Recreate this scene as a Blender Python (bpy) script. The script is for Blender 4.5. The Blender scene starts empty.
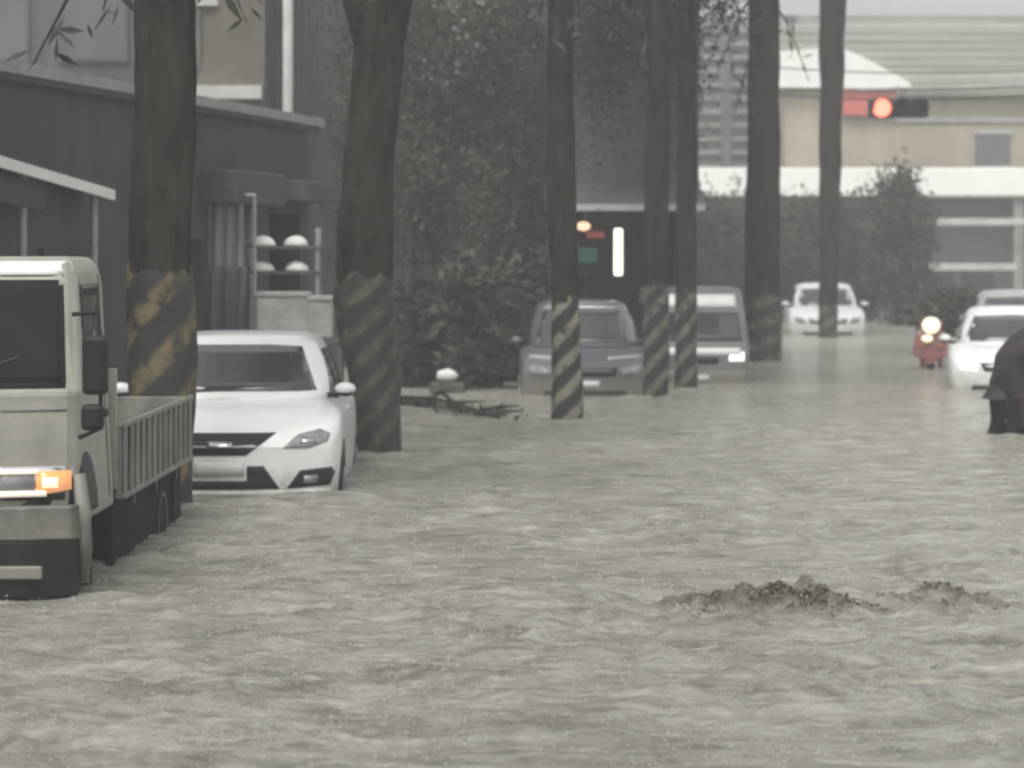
import bpy, bmesh, math, random
import numpy as np
from mathutils import Vector, Matrix, noise
from mathutils.bvhtree import BVHTree

random.seed(7); RNG = np.random.default_rng(11)
S = bpy.context.scene
C = S.collection
F = 3200.0; CAMZ = 1.84; HZ = 250.0; GZ = -0.35      # focal length in px, eye height over the water, horizon row, ground under the flood

def at(px, py, d): return Vector(((px-512)/F*d, d, CAMZ+(HZ-py)/F*d))
def dist(py): return CAMZ*F/(py-HZ)
def onw(px, py, z=GZ):
    d = dist(py); return Vector(((px-512)/F*d, d, z))

# ------------------------------------------------------------------ materials
M = {}
def mat(name, col, rough=.6, var=.0, scale=6., metal=0., bump=0., bscale=30., spec=.5, emit=None, estr=0., coat=0., stretch=(1,1,1), col2=None):
    m = bpy.data.materials.new(name); m.use_nodes = True
    nt = m.node_tree; b = nt.nodes['Principled BSDF']
    b.inputs['Base Color'].default_value = (*col, 1)
    b.inputs['Roughness'].default_value = rough
    b.inputs['Metallic'].default_value = metal
    b.inputs['Specular IOR Level'].default_value = spec
    b.inputs['Coat Weight'].default_value = coat
    if emit:
        b.inputs['Emission Color'].default_value = (*emit, 1); b.inputs['Emission Strength'].default_value = estr
    if var > 0 or bump > 0 or col2:
        tc = nt.nodes.new('ShaderNodeTexCoord'); mp = nt.nodes.new('ShaderNodeMapping')
        mp.inputs['Scale'].default_value = stretch
        nt.links.new(tc.outputs['Object'], mp.inputs['Vector'])
    if var > 0 or col2:
        n = nt.nodes.new('ShaderNodeTexNoise'); n.inputs['Scale'].default_value = scale; n.inputs['Detail'].default_value = 6
        n.inputs['Roughness'].default_value = .65
        r = nt.nodes.new('ShaderNodeValToRGB')
        r.color_ramp.elements[0].position = .33; r.color_ramp.elements[1].position = .68
        a = tuple(max(0, c*(1-var)) for c in col); z = col2 if col2 else tuple(min(1, c*(1+var)) for c in col)
        r.color_ramp.elements[0].color = (*a, 1); r.color_ramp.elements[1].color = (*z, 1)
        nt.links.new(mp.outputs['Vector'], n.inputs['Vector']); nt.links.new(n.outputs['Fac'], r.inputs['Fac'])
        nt.links.new(r.outputs['Color'], b.inputs['Base Color'])
    if bump > 0:
        n2 = nt.nodes.new('ShaderNodeTexNoise'); n2.inputs['Scale'].default_value = bscale; n2.inputs['Detail'].default_value = 5
        bp = nt.nodes.new('ShaderNodeBump'); bp.inputs['Strength'].default_value = bump; bp.inputs['Distance'].default_value = .03
        nt.links.new(mp.outputs['Vector'], n2.inputs['Vector']); nt.links.new(n2.outputs['Fac'], bp.inputs['Height'])
        nt.links.new(bp.outputs['Normal'], b.inputs['Normal'])
    M[name] = m
    return m

mat('white_paint', (.72,.72,.70), .28, .06, 2.5, coat=.4)
mat('dull_white_paint', (.155,.155,.135), .55, .5, 5.0, stretch=(1,1.6,.4))
mat('truck_cream', (.27,.265,.22), .42, .2, 4.0)
mat('dark_car_paint', (.10,.10,.112), .3, .15, 3, coat=.4)
mat('silver_paint', (.42,.42,.40), .3, .08, 3, metal=.3)
mat('van_paint', (.15,.15,.147), .4, .2, 4)
mat('red_scooter_paint', (.17,.045,.04), .35, .2, 6)
mat('maroon_scooter_paint', (.05,.022,.026), .4, .3, 8)
mat('dark_glass', (.012,.013,.014), .12, .2, 2, spec=.1)
mat('glass', (.035,.037,.038), .09, .15, 2, spec=.6)
mat('black_plastic', (.010,.010,.010), .5, .3, 9, spec=.2)
mat('grey_plastic', (.09,.09,.085), .5, .3, 7)
mat('rubber', (.009,.009,.009), .85, .4, 12, spec=.1)
mat('chrome', (.55,.55,.55), .2, metal=.9)
mat('rim_metal', (.4,.4,.4), .35, .2, 10, metal=.7)
mat('lens_clear', (.22,.22,.22), .12, .3, 14)
mat('lens_amber', (.5,.2,.03), .2, emit=(1,.45,.22), estr=.42)
mat('warm_glow', (.9,.85,.7), .2, emit=(1,.88,.70), estr=.30)
mat('lamp_pale', (.9,.9,.8), .2, emit=(1,.92,.52), estr=.55)
mat('lamp_white', (.9,.9,.88), .2, emit=(1,.99,.95), estr=.7)
mat('lamp_red', (.8,.1,.06), .3, emit=(1,.17,.11), estr=2.6)
mat('lamp_tube', (.9,.9,.8), .3, emit=(1,1,.78), estr=1.1)
mat('lamp_orange', (.9,.6,.4), .3, emit=(1,.66,.44), estr=.8)
mat('amber_plastic', (.30,.13,.04), .3)
mat('plate', (.55,.55,.53), .5, .12, 20)
mat('bark', (.014,.014,.011), .95, .7, 7., bump=1., bscale=18, stretch=(1,1,.3), col2=(.042,.041,.032), spec=.05)
mat('bark_pale', (.07,.067,.058), .9, .5, 5., bump=.8, bscale=22, stretch=(1,1,.25))
mat('leaf', (.060,.065,.048), .8, .5, 1.1, spec=.1)
mat('leaf_olive', (.070,.073,.052), .8, .5, .9, spec=.1)
mat('leaf_deep', (.052,.055,.046), .8, .5, .8, spec=.1)
mat('concrete', (.22,.215,.20), .85, .25, 1.6, bump=.3, bscale=12)
mat('dark_wall', (.038,.040,.038), .8, .3, 1.4, bump=.3, bscale=9, stretch=(1,1,.4))
mat('grey_wall', (.085,.085,.082), .85, .45, 1.1, stretch=(1,1,.3))
mat('brown_wall', (.115,.10,.082), .85, .3, 1.2)
mat('beige_wall', (.37,.335,.25), .8, .25, .6, stretch=(1,1,.5))
mat('roof_tile', (.20,.20,.17), .7, .3, 1.2, stretch=(.3,1,4))
mat('roof_dark', (.05,.05,.05), .75, .3, 3)
mat('roof_metal', (.10,.10,.10), .5, .3, 2, stretch=(1,1,.2))
mat('white_trim', (.78,.78,.74), .5, .06, 2)
mat('white_fascia', (.80,.80,.76), .5, .05, .8)
mat('pale_beam', (.42,.42,.40), .7, .2, 2)
mat('shutter', (.10,.098,.105), .6, .25, 1.5, stretch=(1,1,6))
mat('dark_opening', (.022,.022,.024), .7, .4, 2)
mat('door_blue', (.085,.095,.12), .7, .35, 2.2, stretch=(3,3,.4))
mat('sheet_grey', (.25,.25,.25), .8, .3, 3, stretch=(4,4,.3))
mat('bundle_white', (.62,.62,.58), .8, .12, 10)
mat('crate_pale', (.33,.33,.31), .8, .25, 5)
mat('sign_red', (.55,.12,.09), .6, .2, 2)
mat('sign_green', (.02,.14,.08), .6, .2, 4)
mat('sign_brown', (.10,.06,.04), .6, .2, 4)
mat('galvanised', (.30,.30,.29), .5, .2, 4, metal=.3)
mat('signal_black', (.025,.026,.022), .6, .2, 8)
mat('coat_maroon', (.016,.008,.010), .75, .4, 8, bump=.4, bscale=14)
mat('trouser_dark', (.009,.009,.009), .8, .3, 10, spec=.15)
mat('skin', (.30,.20,.15), .6)
mat('hair', (.012,.011,.01), .6)
mat('debris_brown', (.105,.092,.072), .9, .5, 9, bump=.6, bscale=20)
mat('debris_red', (.17,.125,.10), .85, .4, 9)
mat('mud', (.10,.09,.075), .9, .3, .5)

def muddy(name, z0, z1):
    """splashed mud low on the bodywork"""
    nt = M[name].node_tree; b = nt.nodes['Principled BSDF']; N = nt.nodes.new; L = nt.links.new
    src = b.inputs['Base Color'].links[0].from_socket
    tc = N('ShaderNodeTexCoord'); sp = N('ShaderNodeSeparateXYZ'); L(tc.outputs['Object'], sp.inputs[0])
    mr = N('ShaderNodeMapRange'); mr.inputs[1].default_value = z0; mr.inputs[2].default_value = z1; mr.inputs[3].default_value = 1; mr.inputs[4].default_value = 0; L(sp.outputs['Z'], mr.inputs[0])
    nz = N('ShaderNodeTexNoise'); nz.inputs['Scale'].default_value = 7; nz.inputs['Detail'].default_value = 8; nz.inputs['Roughness'].default_value = .75; L(tc.outputs['Object'], nz.inputs['Vector'])
    ad = N('ShaderNodeMath'); ad.operation = 'MULTIPLY_ADD'; ad.inputs[1].default_value = .9; L(mr.outputs[0], ad.inputs[0]); L(nz.outputs['Fac'], ad.inputs[2])
    cr = N('ShaderNodeMapRange'); cr.inputs[1].default_value = .62; cr.inputs[2].default_value = 1.15; cr.inputs[4].default_value = .75; L(ad.outputs[0], cr.inputs[0])
    mx = N('ShaderNodeMix'); mx.data_type = 'RGBA'; mx.inputs[7].default_value = (.20,.185,.15,1); L(cr.outputs[0], mx.inputs[0]); L(src, mx.inputs[6]); L(mx.outputs[2], b.inputs['Base Color'])
    b.inputs['Coat Weight'].default_value *= .6
for q_ in (('white_paint', .2, .62), ('truck_cream', .6, 1.25), ('dark_car_paint', .3, .8), ('silver_paint', .3, .8), ('van_paint', .3, .8), ('grey_plastic', .4, 1.)): muddy(*q_)

def band_mat(name, cy, cb, pitch, n, off, fade=.35):
    """worn black and yellow diagonal hazard stripes wound round a trunk"""
    m = bpy.data.materials.new(name); m.use_nodes = True; nt = m.node_tree; b = nt.nodes['Principled BSDF']
    N = nt.nodes.new; L = nt.links.new
    tc = N('ShaderNodeTexCoord'); sp = N('ShaderNodeSeparateXYZ'); L(tc.outputs['Object'], sp.inputs[0])
    an = N('ShaderNodeMath'); an.operation = 'ARCTAN2'; L(sp.outputs['X'], an.inputs[0])
    ng = N('ShaderNodeMath'); ng.operation = 'MULTIPLY'; ng.inputs[1].default_value = -1; L(sp.outputs['Y'], ng.inputs[0]); L(ng.outputs[0], an.inputs[1])
    a2 = N('ShaderNodeMath'); a2.operation = 'MULTIPLY'; a2.inputs[1].default_value = -n/(2*math.pi); L(an.outputs[0], a2.inputs[0])
    z2 = N('ShaderNodeMath'); z2.operation = 'MULTIPLY'; z2.inputs[1].default_value = 1/pitch; L(sp.outputs['Z'], z2.inputs[0])
    ad = N('ShaderNodeMath'); ad.operation = 'ADD'; L(a2.outputs[0], ad.inputs[0]); L(z2.outputs[0], ad.inputs[1])
    nz = N('ShaderNodeTexNoise'); nz.inputs['Scale'].default_value = 5; nz.inputs['Detail'].default_value = 5; L(tc.outputs['Object'], nz.inputs['Vector'])
    nm = N('ShaderNodeMath'); nm.operation = 'MULTIPLY_ADD'; nm.inputs[1].default_value = .22; nm.inputs[2].default_value = off; L(nz.outputs['Fac'], nm.inputs[0])
    a3 = N('ShaderNodeMath'); a3.operation = 'ADD'; L(ad.outputs[0], a3.inputs[0]); L(nm.outputs[0], a3.inputs[1])
    fr = N('ShaderNodeMath'); fr.operation = 'FRACT'; L(a3.outputs[0], fr.inputs[0])
    rp = N('ShaderNodeValToRGB'); e = rp.color_ramp.elements
    e[0].position = 0; e[0].color = (0,0,0,1); e[1].position = .10; e[1].color = (1,1,1,1)
    x = e.new(.42); x.color = (1,1,1,1); x = e.new(.55); x.color = (0,0,0,1)
    L(fr.outputs[0], rp.inputs[0])
    wn = N('ShaderNodeTexNoise'); wn.inputs['Scale'].default_value = 9; wn.inputs['Detail'].default_value = 6; L(tc.outputs['Object'], wn.inputs['Vector'])
    wr = N('ShaderNodeValToRGB'); wr.color_ramp.elements[0].position = fade; wr.color_ramp.elements[1].position = fade+.22; L(wn.outputs['Fac'], wr.inputs[0])
    mu = N('ShaderNodeMath'); mu.operation = 'MULTIPLY'; L(rp.outputs[0], mu.inputs[0]); L(wr.outputs[0], mu.inputs[1])
    mx = N('ShaderNodeMix'); mx.data_type = 'RGBA'; mx.inputs[6].default_value = (*cb,1); mx.inputs[7].default_value = (*cy,1)
    L(mu.outputs[0], mx.inputs[0]); L(mx.outputs[2], b.inputs['Base Color'])
    b.inputs['Roughness'].default_value = .75
    bp = N('ShaderNodeBump'); bp.inputs['Strength'].default_value = .7; bp.inputs['Distance'].default_value = .03
    L(wn.outputs['Fac'], bp.inputs['Height']); L(bp.outputs['Normal'], b.inputs['Normal'])
    M[name] = m

# ------------------------------------------------------------------ mesh helpers
class MB:
    def __init__(s): s.v = []; s.f = []
    def box(s, x0, x1, y0, y1, z0, z1):
        n = len(s.v)
        s.v += [(x,y,z) for z in (z0,z1) for y in (y0,y1) for x in (x0,x1)]
        s.f += [tuple(n+i for i in q) for q in ((0,2,3,1),(4,5,7,6),(0,1,5,4),(2,6,7,3),(0,4,6,2),(1,3,7,5))]
        return s
    def tube(s, pts, rad, seg=8, cap=True):
        pts = [Vector(p) for p in pts]
        if not hasattr(rad, '__len__'): rad = [rad]*len(pts)
        n = len(s.v); up = Vector((0,0,1))
        for i, p in enumerate(pts):
            t = (pts[min(i+1,len(pts)-1)]-pts[max(i-1,0)]).normalized()
            a = t.cross(up)
            if a.length < .05: a = t.cross(Vector((0,1,0)))
            a.normalize(); b = a.cross(t).normalized()
            for k in range(seg):
                th = 2*math.pi*k/seg
                q = p + a*math.cos(th)*rad[i] + b*math.sin(th)*rad[i]; s.v.append(tuple(q))
        for i in range(len(pts)-1):
            for k in range(seg):
                s.f.append((n+i*seg+k, n+i*seg+(k+1)%seg, n+(i+1)*seg+(k+1)%seg, n+(i+1)*seg+k))
        if cap:
            s.f.append(tuple(n+k for k in range(seg))[::-1]); e = n+(len(pts)-1)*seg
            s.f.append(tuple(e+k for k in range(seg)))
        return s
    def disc_x(s, c, prof, seg=24):
        """lathe round the x axis at c: prof = [(x, r)...]"""
        n = len(s.v)
        for (x, r) in prof:
            for k in range(seg):
                th = 2*math.pi*k/seg; s.v.append((c[0]+x, c[1]+r*math.cos(th), c[2]+r*math.sin(th)))
        for i in range(len(prof)-1):
            for k in range(seg):
                s.f.append((n+i*seg+k, n+(i+1)*seg+k, n+(i+1)*seg+(k+1)%seg, n+i*seg+(k+1)%seg))
        s.f.append(tuple(n+k for k in range(seg))); e = n+(len(prof)-1)*seg; s.f.append(tuple(e+k for k in range(seg))[::-1])
        return s
    def disc_y(s, c, prof, seg=20, sx=1., sz=1.):
        n = len(s.v)
        for (y, r) in prof:
            for k in range(seg):
                th = 2*math.pi*k/seg; s.v.append((c[0]+sx*r*math.cos(th), c[1]+y, c[2]+sz*r*math.sin(th)))
        for i in range(len(prof)-1):
            for k in range(seg):
                s.f.append((n+i*seg+k, n+i*seg+(k+1)%seg, n+(i+1)*seg+(k+1)%seg, n+(i+1)*seg+k))
        s.f.append(tuple(n+k for k in range(seg))[::-1]); e = n+(len(prof)-1)*seg; s.f.append(tuple(e+k for k in range(seg)))
        return s
    def prism(s, prof, x0, x1, inset=None):
        """(y,z) outline extruded along x"""
        n = len(s.v); k = len(prof)
        for x in (x0, x1): s.v += [(x, y, z) for (y, z) in prof]
        s.f.append(tuple(n+i for i in range(k))); s.f.append(tuple(n+k+i for i in range(k))[::-1])
        for i in range(k): j = (i+1) % k; s.f.append((n+i, n+k+i, n+k+j, n+j))
        return s
    def rings(s, rings, cap=True):
        n = len(s.v); k = len(rings[0])
        for r in rings: s.v += [tuple(p) for p in r]
        for i in range(len(rings)-1):
            for a in range(k):
                b = (a+1) % k; s.f.append((n+i*k+a, n+i*k+b, n+(i+1)*k+b, n+(i+1)*k+a))
        if cap:
            s.f.append(tuple(n+a for a in range(k))[::-1]); e = n+(len(rings)-1)*k; s.f.append(tuple(e+a for a in range(k)))
        return s
    def build(s, name, m, parent=None, smooth=False, bevel=0, sub=0, fix=True):
        me = bpy.data.meshes.new(name); me.from_pydata(s.v, [], s.f); me.update()
        if fix:
            bm = bmesh.new(); bm.from_mesh(me); bmesh.ops.remove_doubles(bm, verts=bm.verts, dist=1e-5)
            bmesh.ops.recalc_face_normals(bm, faces=bm.faces); bm.to_mesh(me); bm.free()
        me.materials.append(M[m] if isinstance(m, str) else m)
        if smooth: me.polygons.foreach_set('use_smooth', [True]*len(me.polygons))
        o = bpy.data.objects.new(name, me); C.objects.link(o)
        if parent: o.parent = parent
        if bevel:
            b = o.modifiers.new('bevel', 'BEVEL'); b.width = bevel; b.segments = 2; b.limit_method = 'ANGLE'
        if sub:
            b = o.modifiers.new('sub', 'SUBSURF'); b.levels = sub; b.render_levels = sub
        return o

def tag(o, label=None, cat=None, group=None, kind=None):
    if label: o['label'] = label
    if cat: o['category'] = cat
    if group: o['group'] = group
    if kind: o['kind'] = kind
    return o
def thing(name, label, cat, loc, rz=0, group=None):
    o = bpy.data.objects.new(name, None); C.objects.link(o); o.location = loc; o.rotation_euler = (0,0,rz)
    o.empty_display_size = .2
    return tag(o, label, cat, group)

def bvh(o):
    bpy.context.view_layer.update()
    dg = bpy.context.evaluated_depsgraph_get(); e = o.evaluated_get(dg); me = e.to_mesh()
    t = BVHTree.FromPolygons([v.co.copy() for v in me.vertices], [tuple(p.vertices) for p in me.polygons]); e.to_mesh_clear()
    return t
def conform(name, tree, out, m, parent, axis='y', side=-1, lift=.006, thick=.02, res=.05, label=None):
    """a panel of real thickness laid on a body: outline in the plane across `axis`, dropped on the surface from `side`"""
    bm = bmesh.new()
    def p3(a, b): return Vector((a, 0, b)) if axis == 'y' else (Vector((0, a, b)) if axis == 'x' else Vector((a, b, 0)))
    f = bm.faces.new([bm.verts.new(p3(a, b)) for a, b in out])
    la = [a for a, b in out]; lb = [b for a, b in out]
    for lo, hi, ax in ((min(la), max(la), p3(1,0)), (min(lb), max(lb), p3(0,1))):
        n = max(1, int((hi-lo)/res))
        for i in range(1, n):
            bmesh.ops.bisect_plane(bm, geom=bm.verts[:]+bm.edges[:]+bm.faces[:], plane_co=ax*(lo+(hi-lo)*i/n), plane_no=ax)
    bmesh.ops.triangulate(bm, faces=[g for g in bm.faces if len(g.verts) > 4])
    d = {'y': Vector((0,-side,0)), 'x': Vector((-side,0,0)), 'z': Vector((0,0,-side))}[axis]
    dead = []
    for v in bm.verts:
        h = tree.ray_cast(v.co - d*10, d)
        if h[0] is None: dead.append(v)
        else:
            v.co = h[0] - d*lift
    bmesh.ops.delete(bm, geom=dead, context='VERTS')
    bmesh.ops.recalc_face_normals(bm, faces=bm.faces)
    bm.faces.ensure_lookup_table()
    if len(bm.faces):
        s = sum((g.normal.dot(d)*g.calc_area() for g in bm.faces))
        if s > 0: bmesh.ops.reverse_faces(bm, faces=bm.faces)
    me = bpy.data.meshes.new(name); bm.to_mesh(me); bm.free(); me.materials.append(M[m])
    me.polygons.foreach_set('use_smooth', [True]*len(me.polygons))
    o = bpy.data.objects.new(name, me); C.objects.link(o); o.parent = parent
    sd = o.modifiers.new('solid', 'SOLIDIFY'); sd.thickness = thick; sd.offset = -1
    if label: o['label'] = label
    return o
def mir(out): return [(-a, b) for a, b in out][::-1]

# ------------------------------------------------------------------ cars
def interp(tab, y):
    for (a, b) in zip(tab, tab[1:]):
        if y <= b[0]:
            t = (y-a[0])/(b[0]-a[0]); t = max(0, min(1, t)); return a[1]+(b[1]-a[1])*t
    return tab[-1][1]

def car_shell(L, W, paint, parent, hood, belt, bow=.22, zb=.18, side=.0):
    """lower body: hood = [(y, z)] top line, belt = height of the shoulder"""
    w = W/2
    ys = [0, .06, .2, .45, .8, 1.2, 1.8, 2.6, L-1.0, L-.5, L-.18, L-.04, L]
    wt = [(0, w*.90), (.06, w*.94), (.2, w*.975), (.45, w), (L-.6, w), (L-.18, w*.96), (L, w*.88)]
    def sec(y):
        ww = interp(wt, y); zt = interp(hood, y); zs = min(belt, zt-.01)
        b = zb + (.06 if y < .05 or y > L-.03 else 0)
        return [(0,b),(ww*.8,b),(ww*.965,b+.07),(ww,b+.28*(zs-b)),(ww,zs-.17),(ww*.985,zs-.06),(ww*.92,zs),(ww*.72,zt-.012),(ww*.36,zt),(0,zt)], ww
    m = MB(); rings = []
    for y in ys:
        s, ww = sec(y)
        def yy(x):
            if y < 1.0: return y + bow*(1-y)*(abs(x)/ww)**2.4
            if y > L-.8: return y - .12*(abs(x)/ww)**2.4*(1-(L-y)/.8)
            return y
        r = [(x, yy(x), z) for x, z in s]; l = [(-x, yy(x), z) for x, z in s[1:-1]][::-1]
        rings.append(r+l)
    m.rings(rings, cap=False)
    for end in (0, -1):
        y = ys[end]; s, ww = sec(y); n = len(m.v); T = (-1,-.8,-.5,-.2,.2,.5,.8,1)
        for x, z in s[1:-1]:
            for t in T:
                xx = x*t; yy = y + (bow*(abs(xx)/ww)**2.4 if end == 0 else -.12*(abs(xx)/ww)**2.4); m.v.append((xx, yy, z))
        k = len(T)
        for i in range(len(s)-3):
            for j in range(k-1): m.f.append((n+i*k+j, n+i*k+j+1, n+(i+1)*k+j+1, n+(i+1)*k+j))
        # close the strip to the centre line of floor and hood
    return m.build('body', paint, parent, smooth=True, sub=2)

def greenhouse(parent, paint, z0, z1, bf, br, tf, tr, wb, wt, name='cabin'):
    rings = []; K = 72
    def ring(z, yf, yr, w, e=5.5):
        cy = (yf+yr)/2; hy = (yr-yf)/2; r = []
        for k in range(K):
            th = 2*math.pi*(k+.5)/K; c, s = math.cos(th), math.sin(th)
            x = w*math.copysign(abs(c)**(2/e), c); y = cy+hy*math.copysign(abs(s)**(2/e), s)
            r.append((x, y - .10*(1-(abs(x)/w)**2)*(1 if s < 0 else -.3), z))
        return r
    for t in (0,.2,.4,.6,.8,1):
        u = t; bulge = .035*math.sin(t*math.pi)
        rings.append(ring(z0+(z1-.09-z0)*t, bf+(tf-bf)*u, br+(tr-br)*u, wb+(wt-wb)*u+bulge))
    rings.append(ring(z1-.045, tf+.05, tr-.05, wt-.03)); rings.append(ring(z1-.018, tf+.17, tr-.15, wt-.12, 4))
    rings.append(ring(z1-.004, tf+.4, tr-.4, wt-.3, 3)); rings.append(ring(z1, tf+.6, tr-.6, .1, 2))
    return MB().rings(rings).build(name, paint, parent, smooth=True)

def wheels(parent, W, ys, r=.31, tw=.2):
    for y in ys:
        for s in (-1, 1):
            c = (s*(W/2-tw/2-.005), y, r)
            w = MB().disc_x(c, [(-tw/2,r*.72),(-tw/2,r*.95),(-tw*.35,r),(tw*.35,r),(tw/2,r*.95),(tw/2,r*.72)]).build('wheel', 'rubber', parent, smooth=False)
            MB().disc_x((c[0]+s*.02,c[1],c[2]), [(-tw*.3,r*.7),(tw*.3 if s>0 else -tw*.3-.001,r*.68),(tw*.42*s,r*.66),(tw*.36*s,r*.2)]).build('rim', 'rim_metal', w)

def side_glass(parent, tree, wins):
    for s in (-1, 1):
        for o in wins: conform('side_window', tree, o, 'glass', parent, 'x', s, .004, .02, .08)
def mirrors(parent, x, y, z, m1='white_paint', m2='black_plastic', sc=1.):
    for s in (-1, 1):
        o = MB().disc_y((s*x, y, z), [(-.09*sc,.03*sc),(-.07*sc,.075*sc),(-.02*sc,.10*sc),(.05*sc,.105*sc),(.07*sc,.09*sc)], 16, 1.15, .72).build('wing_mirror', m1, parent, smooth=True)
        MB().box(min(s*(x-.16),s*(x-.05)), max(s*(x-.16),s*(x-.05)), y-.02, y+.03, z-.07, z-.03).build('mirror_arm', m2, o)
        MB().disc_y((s*x, y-.012, z-.045*sc), [(-.06*sc,.05*sc),(-.02*sc,.085*sc),(.04*sc,.09*sc)], 14, 1.1, .5).build('mirror_base', m2, o, smooth=True)

def common_car(name, label, loc, rz, paint, L, W, H, hood, belt, cab, group=None, lamp='lens_clear', face='low'):
    """shared layout of the less detailed cars: body, cabin, glass, grille, lamps, bumper intake, plate, wheels"""
    t = thing(name, label, 'car', loc, rz, group)
    b = car_shell(L, W, paint, t, hood, belt)
    bf, br, tf, tr, wb, wt = cab
    g = greenhouse(t, paint, belt-.03, H, bf, br, tf, tr, wb, wt)
    tb = bvh(b); tg = bvh(g); zb = belt
    ws = [(-wb*.85, zb+.03), (wb*.85, zb+.03), (wt*.85, H-.13), (0, H-.11), (-wt*.85, H-.13)]
    conform('windshield', tg, ws, 'glass', t, 'y', -1, .005, .02, .08)
    side_glass(t, tg, [[(bf+.35, zb+.05), ((bf+br)/2-.05, zb+.05), ((tf+tr)/2-.05, H-.14), (tf+.12, H-.14)],
                       [((bf+br)/2+.02, zb+.05), (br-.35, zb+.06), (tr-.1, H-.14), ((tf+tr)/2+.02, H-.14)]])
    w = W/2; hz = interp(hood, .12)
    gr = [(-w*.45, hz-.17), (w*.45, hz-.17), (w*.52, hz-.06), (-w*.52, hz-.06)]
    conform('grille', tb, gr, 'black_plastic', t, 'y', -1, .005, .02)
    hl = [(w*.55, hz-.17), (w*.80, hz-.15), (w*.88, hz-.02), (w*.62, hz-.05)]
    for o in (hl, mir(hl)): conform('headlight', tb, o, lamp, t, 'y', -1, .006, .02)
    conform('bumper_intake', tb, [(-w*.7,.27),(w*.7,.27),(w*.62,.41),(-w*.62,.41)], 'black_plastic', t, 'y', -1, .004, .02)
    conform('license_plate', tb, [(-.19,.44),(.19,.44),(.19,.535),(-.19,.535)], 'plate', t, 'y', -1, .012, .015)
    mirrors(t, w+.03, bf+.42, belt+.06, paint, sc=.72)
    wheels(t, W, (.85, L-.85))
    return t, tb, tg

def white_sedan(loc, rz):
    L, W, H = 4.5, 1.80, 1.52; w = W/2
    t = thing('parked_car', 'white sedan facing us in flood water beside the striped trunk, right behind the truck', 'car', loc, rz)
    hood = [(0,.72),(.06,.79),(.2,.86),(.5,.95),(1.0,1.03),(1.3,1.06),(2.6,1.05),(L-.5,1.05),(L-.1,1.0),(L,.9)]
    b = car_shell(L, W, 'white_paint', t, hood, .98, bow=.30)
    g = greenhouse(t, 'white_paint', .98, H, 1.0, L-.5, 1.72, L-1.25, .80, .655)
    tb = bvh(b); tg = bvh(g); I = lambda name, out, m, lift=.006, th=.02: conform(name, tb, out, m, t, 'y', -1, lift, th, .04)
    conform('windshield', tg, [(-.675,1.085),(.675,1.085),(.535,H-.10),(.3,H-.085),(-.3,H-.085),(-.535,H-.10)], 'glass', t, 'y', -1, .005, .02, .06)
    MB().tube([(-.6,.985,1.075),(-.2,.945,1.09),(.05,.95,1.10)], .008, 6).build('wiper', 'black_plastic', t)
    side_glass(t, tg, [[(1.45,1.04),(2.35,1.04),(2.35,H-.13),(1.95,H-.13)],[(2.43,1.04),(3.4,1.05),(3.05,H-.14),(2.43,H-.13)]])
    gr = I('grille', [(-.42,.815),(-.20,.65),(.20,.65),(.42,.815)], 'black_plastic')
    for k in range(3):
        z = .70+.035*k; ww = .23+.05*k
        conform('grille_bar', tb, [(-ww,z),(ww,z),(ww,z+.008),(-ww,z+.008)], 'black_plastic', gr, 'y', -1, .014, .012, .05)
    tg2 = [(-.09,.715),(.09,.715),(.10,.735),(.09,.755),(-.09,.755),(-.10,.735)]
    conform('emblem', tb, tg2, 'chrome', gr, 'y', -1, .022, .016, .05)
    hl = [(.47,.70),(.66,.695),(.80,.74),(.82,.80),(.74,.835),(.58,.80)]
    for o in (hl, mir(hl)):
        h = I('headlight', o, 'lens_clear', .007)
        sg = 1 if o is hl else -1
        cx = .66*sg
        conform('lamp_reflector', tb, [(cx-.06,.735),(cx+.06,.735),(cx+.05,.775),(cx-.05,.775)], 'chrome', h, 'y', -1, .010, .012, .04)
    I('license_plate', [(-.19,.50),(.19,.50),(.19,.60),(-.19,.60)], 'plate', .016, .014)
    I('bumper_intake', [(-.45,.395),(.45,.395),(.33,.57),(.205,.57),(.205,.46),(-.205,.46),(-.205,.57),(-.33,.57)], 'black_plastic', .005)
    fg = [(.50,.395),(.82,.41),(.87,.55),(.60,.53)]
    for o in (fg, mir(fg)):
        f = I('fog_recess', o, 'black_plastic', .005); sg = 1 if o is fg else -1
        conform('fog_light', tb, [(sg*.68-.05,.435),(sg*.68+.05,.435),(sg*.68+.05,.49),(sg*.68-.05,.49)], 'lens_clear', f, 'y', -1, .011, .012, .04)
    conform('bumper_lip', tb, [(-.84,.335),(.84,.335),(.86,.385),(-.86,.385)], 'white_paint', t, 'y', -1, .022, .03, .05)
    for s in (-1, 1):
        arch = [(.86+.40*math.cos(a), .34+.40*math.sin(a)) for a in [i*math.pi/14 for i in range(15)]]+[(.46,.22),(1.26,.22)][::-1][::-1]
        arch = [(.86+.40*math.cos(a), .34+.40*math.sin(a)) for a in [i*math.pi/14 for i in range(15)]]+[(.46,.22),(1.26,.22)]
        conform('wheel_arch', tb, arch, 'black_plastic', t, 'x', s, .003, .02, .06)
        conform('door_handle', tb, [(2.2,.90),(2.38,.90),(2.38,.925),(2.2,.925)], 'white_paint', t, 'x', s, .02, .03, .05)
    mirrors(t, w-.01, 1.40, 1.09, 'white_paint', sc=.70)
    wheels(t, W+.02, (.86, L-.9))
    return t

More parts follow.
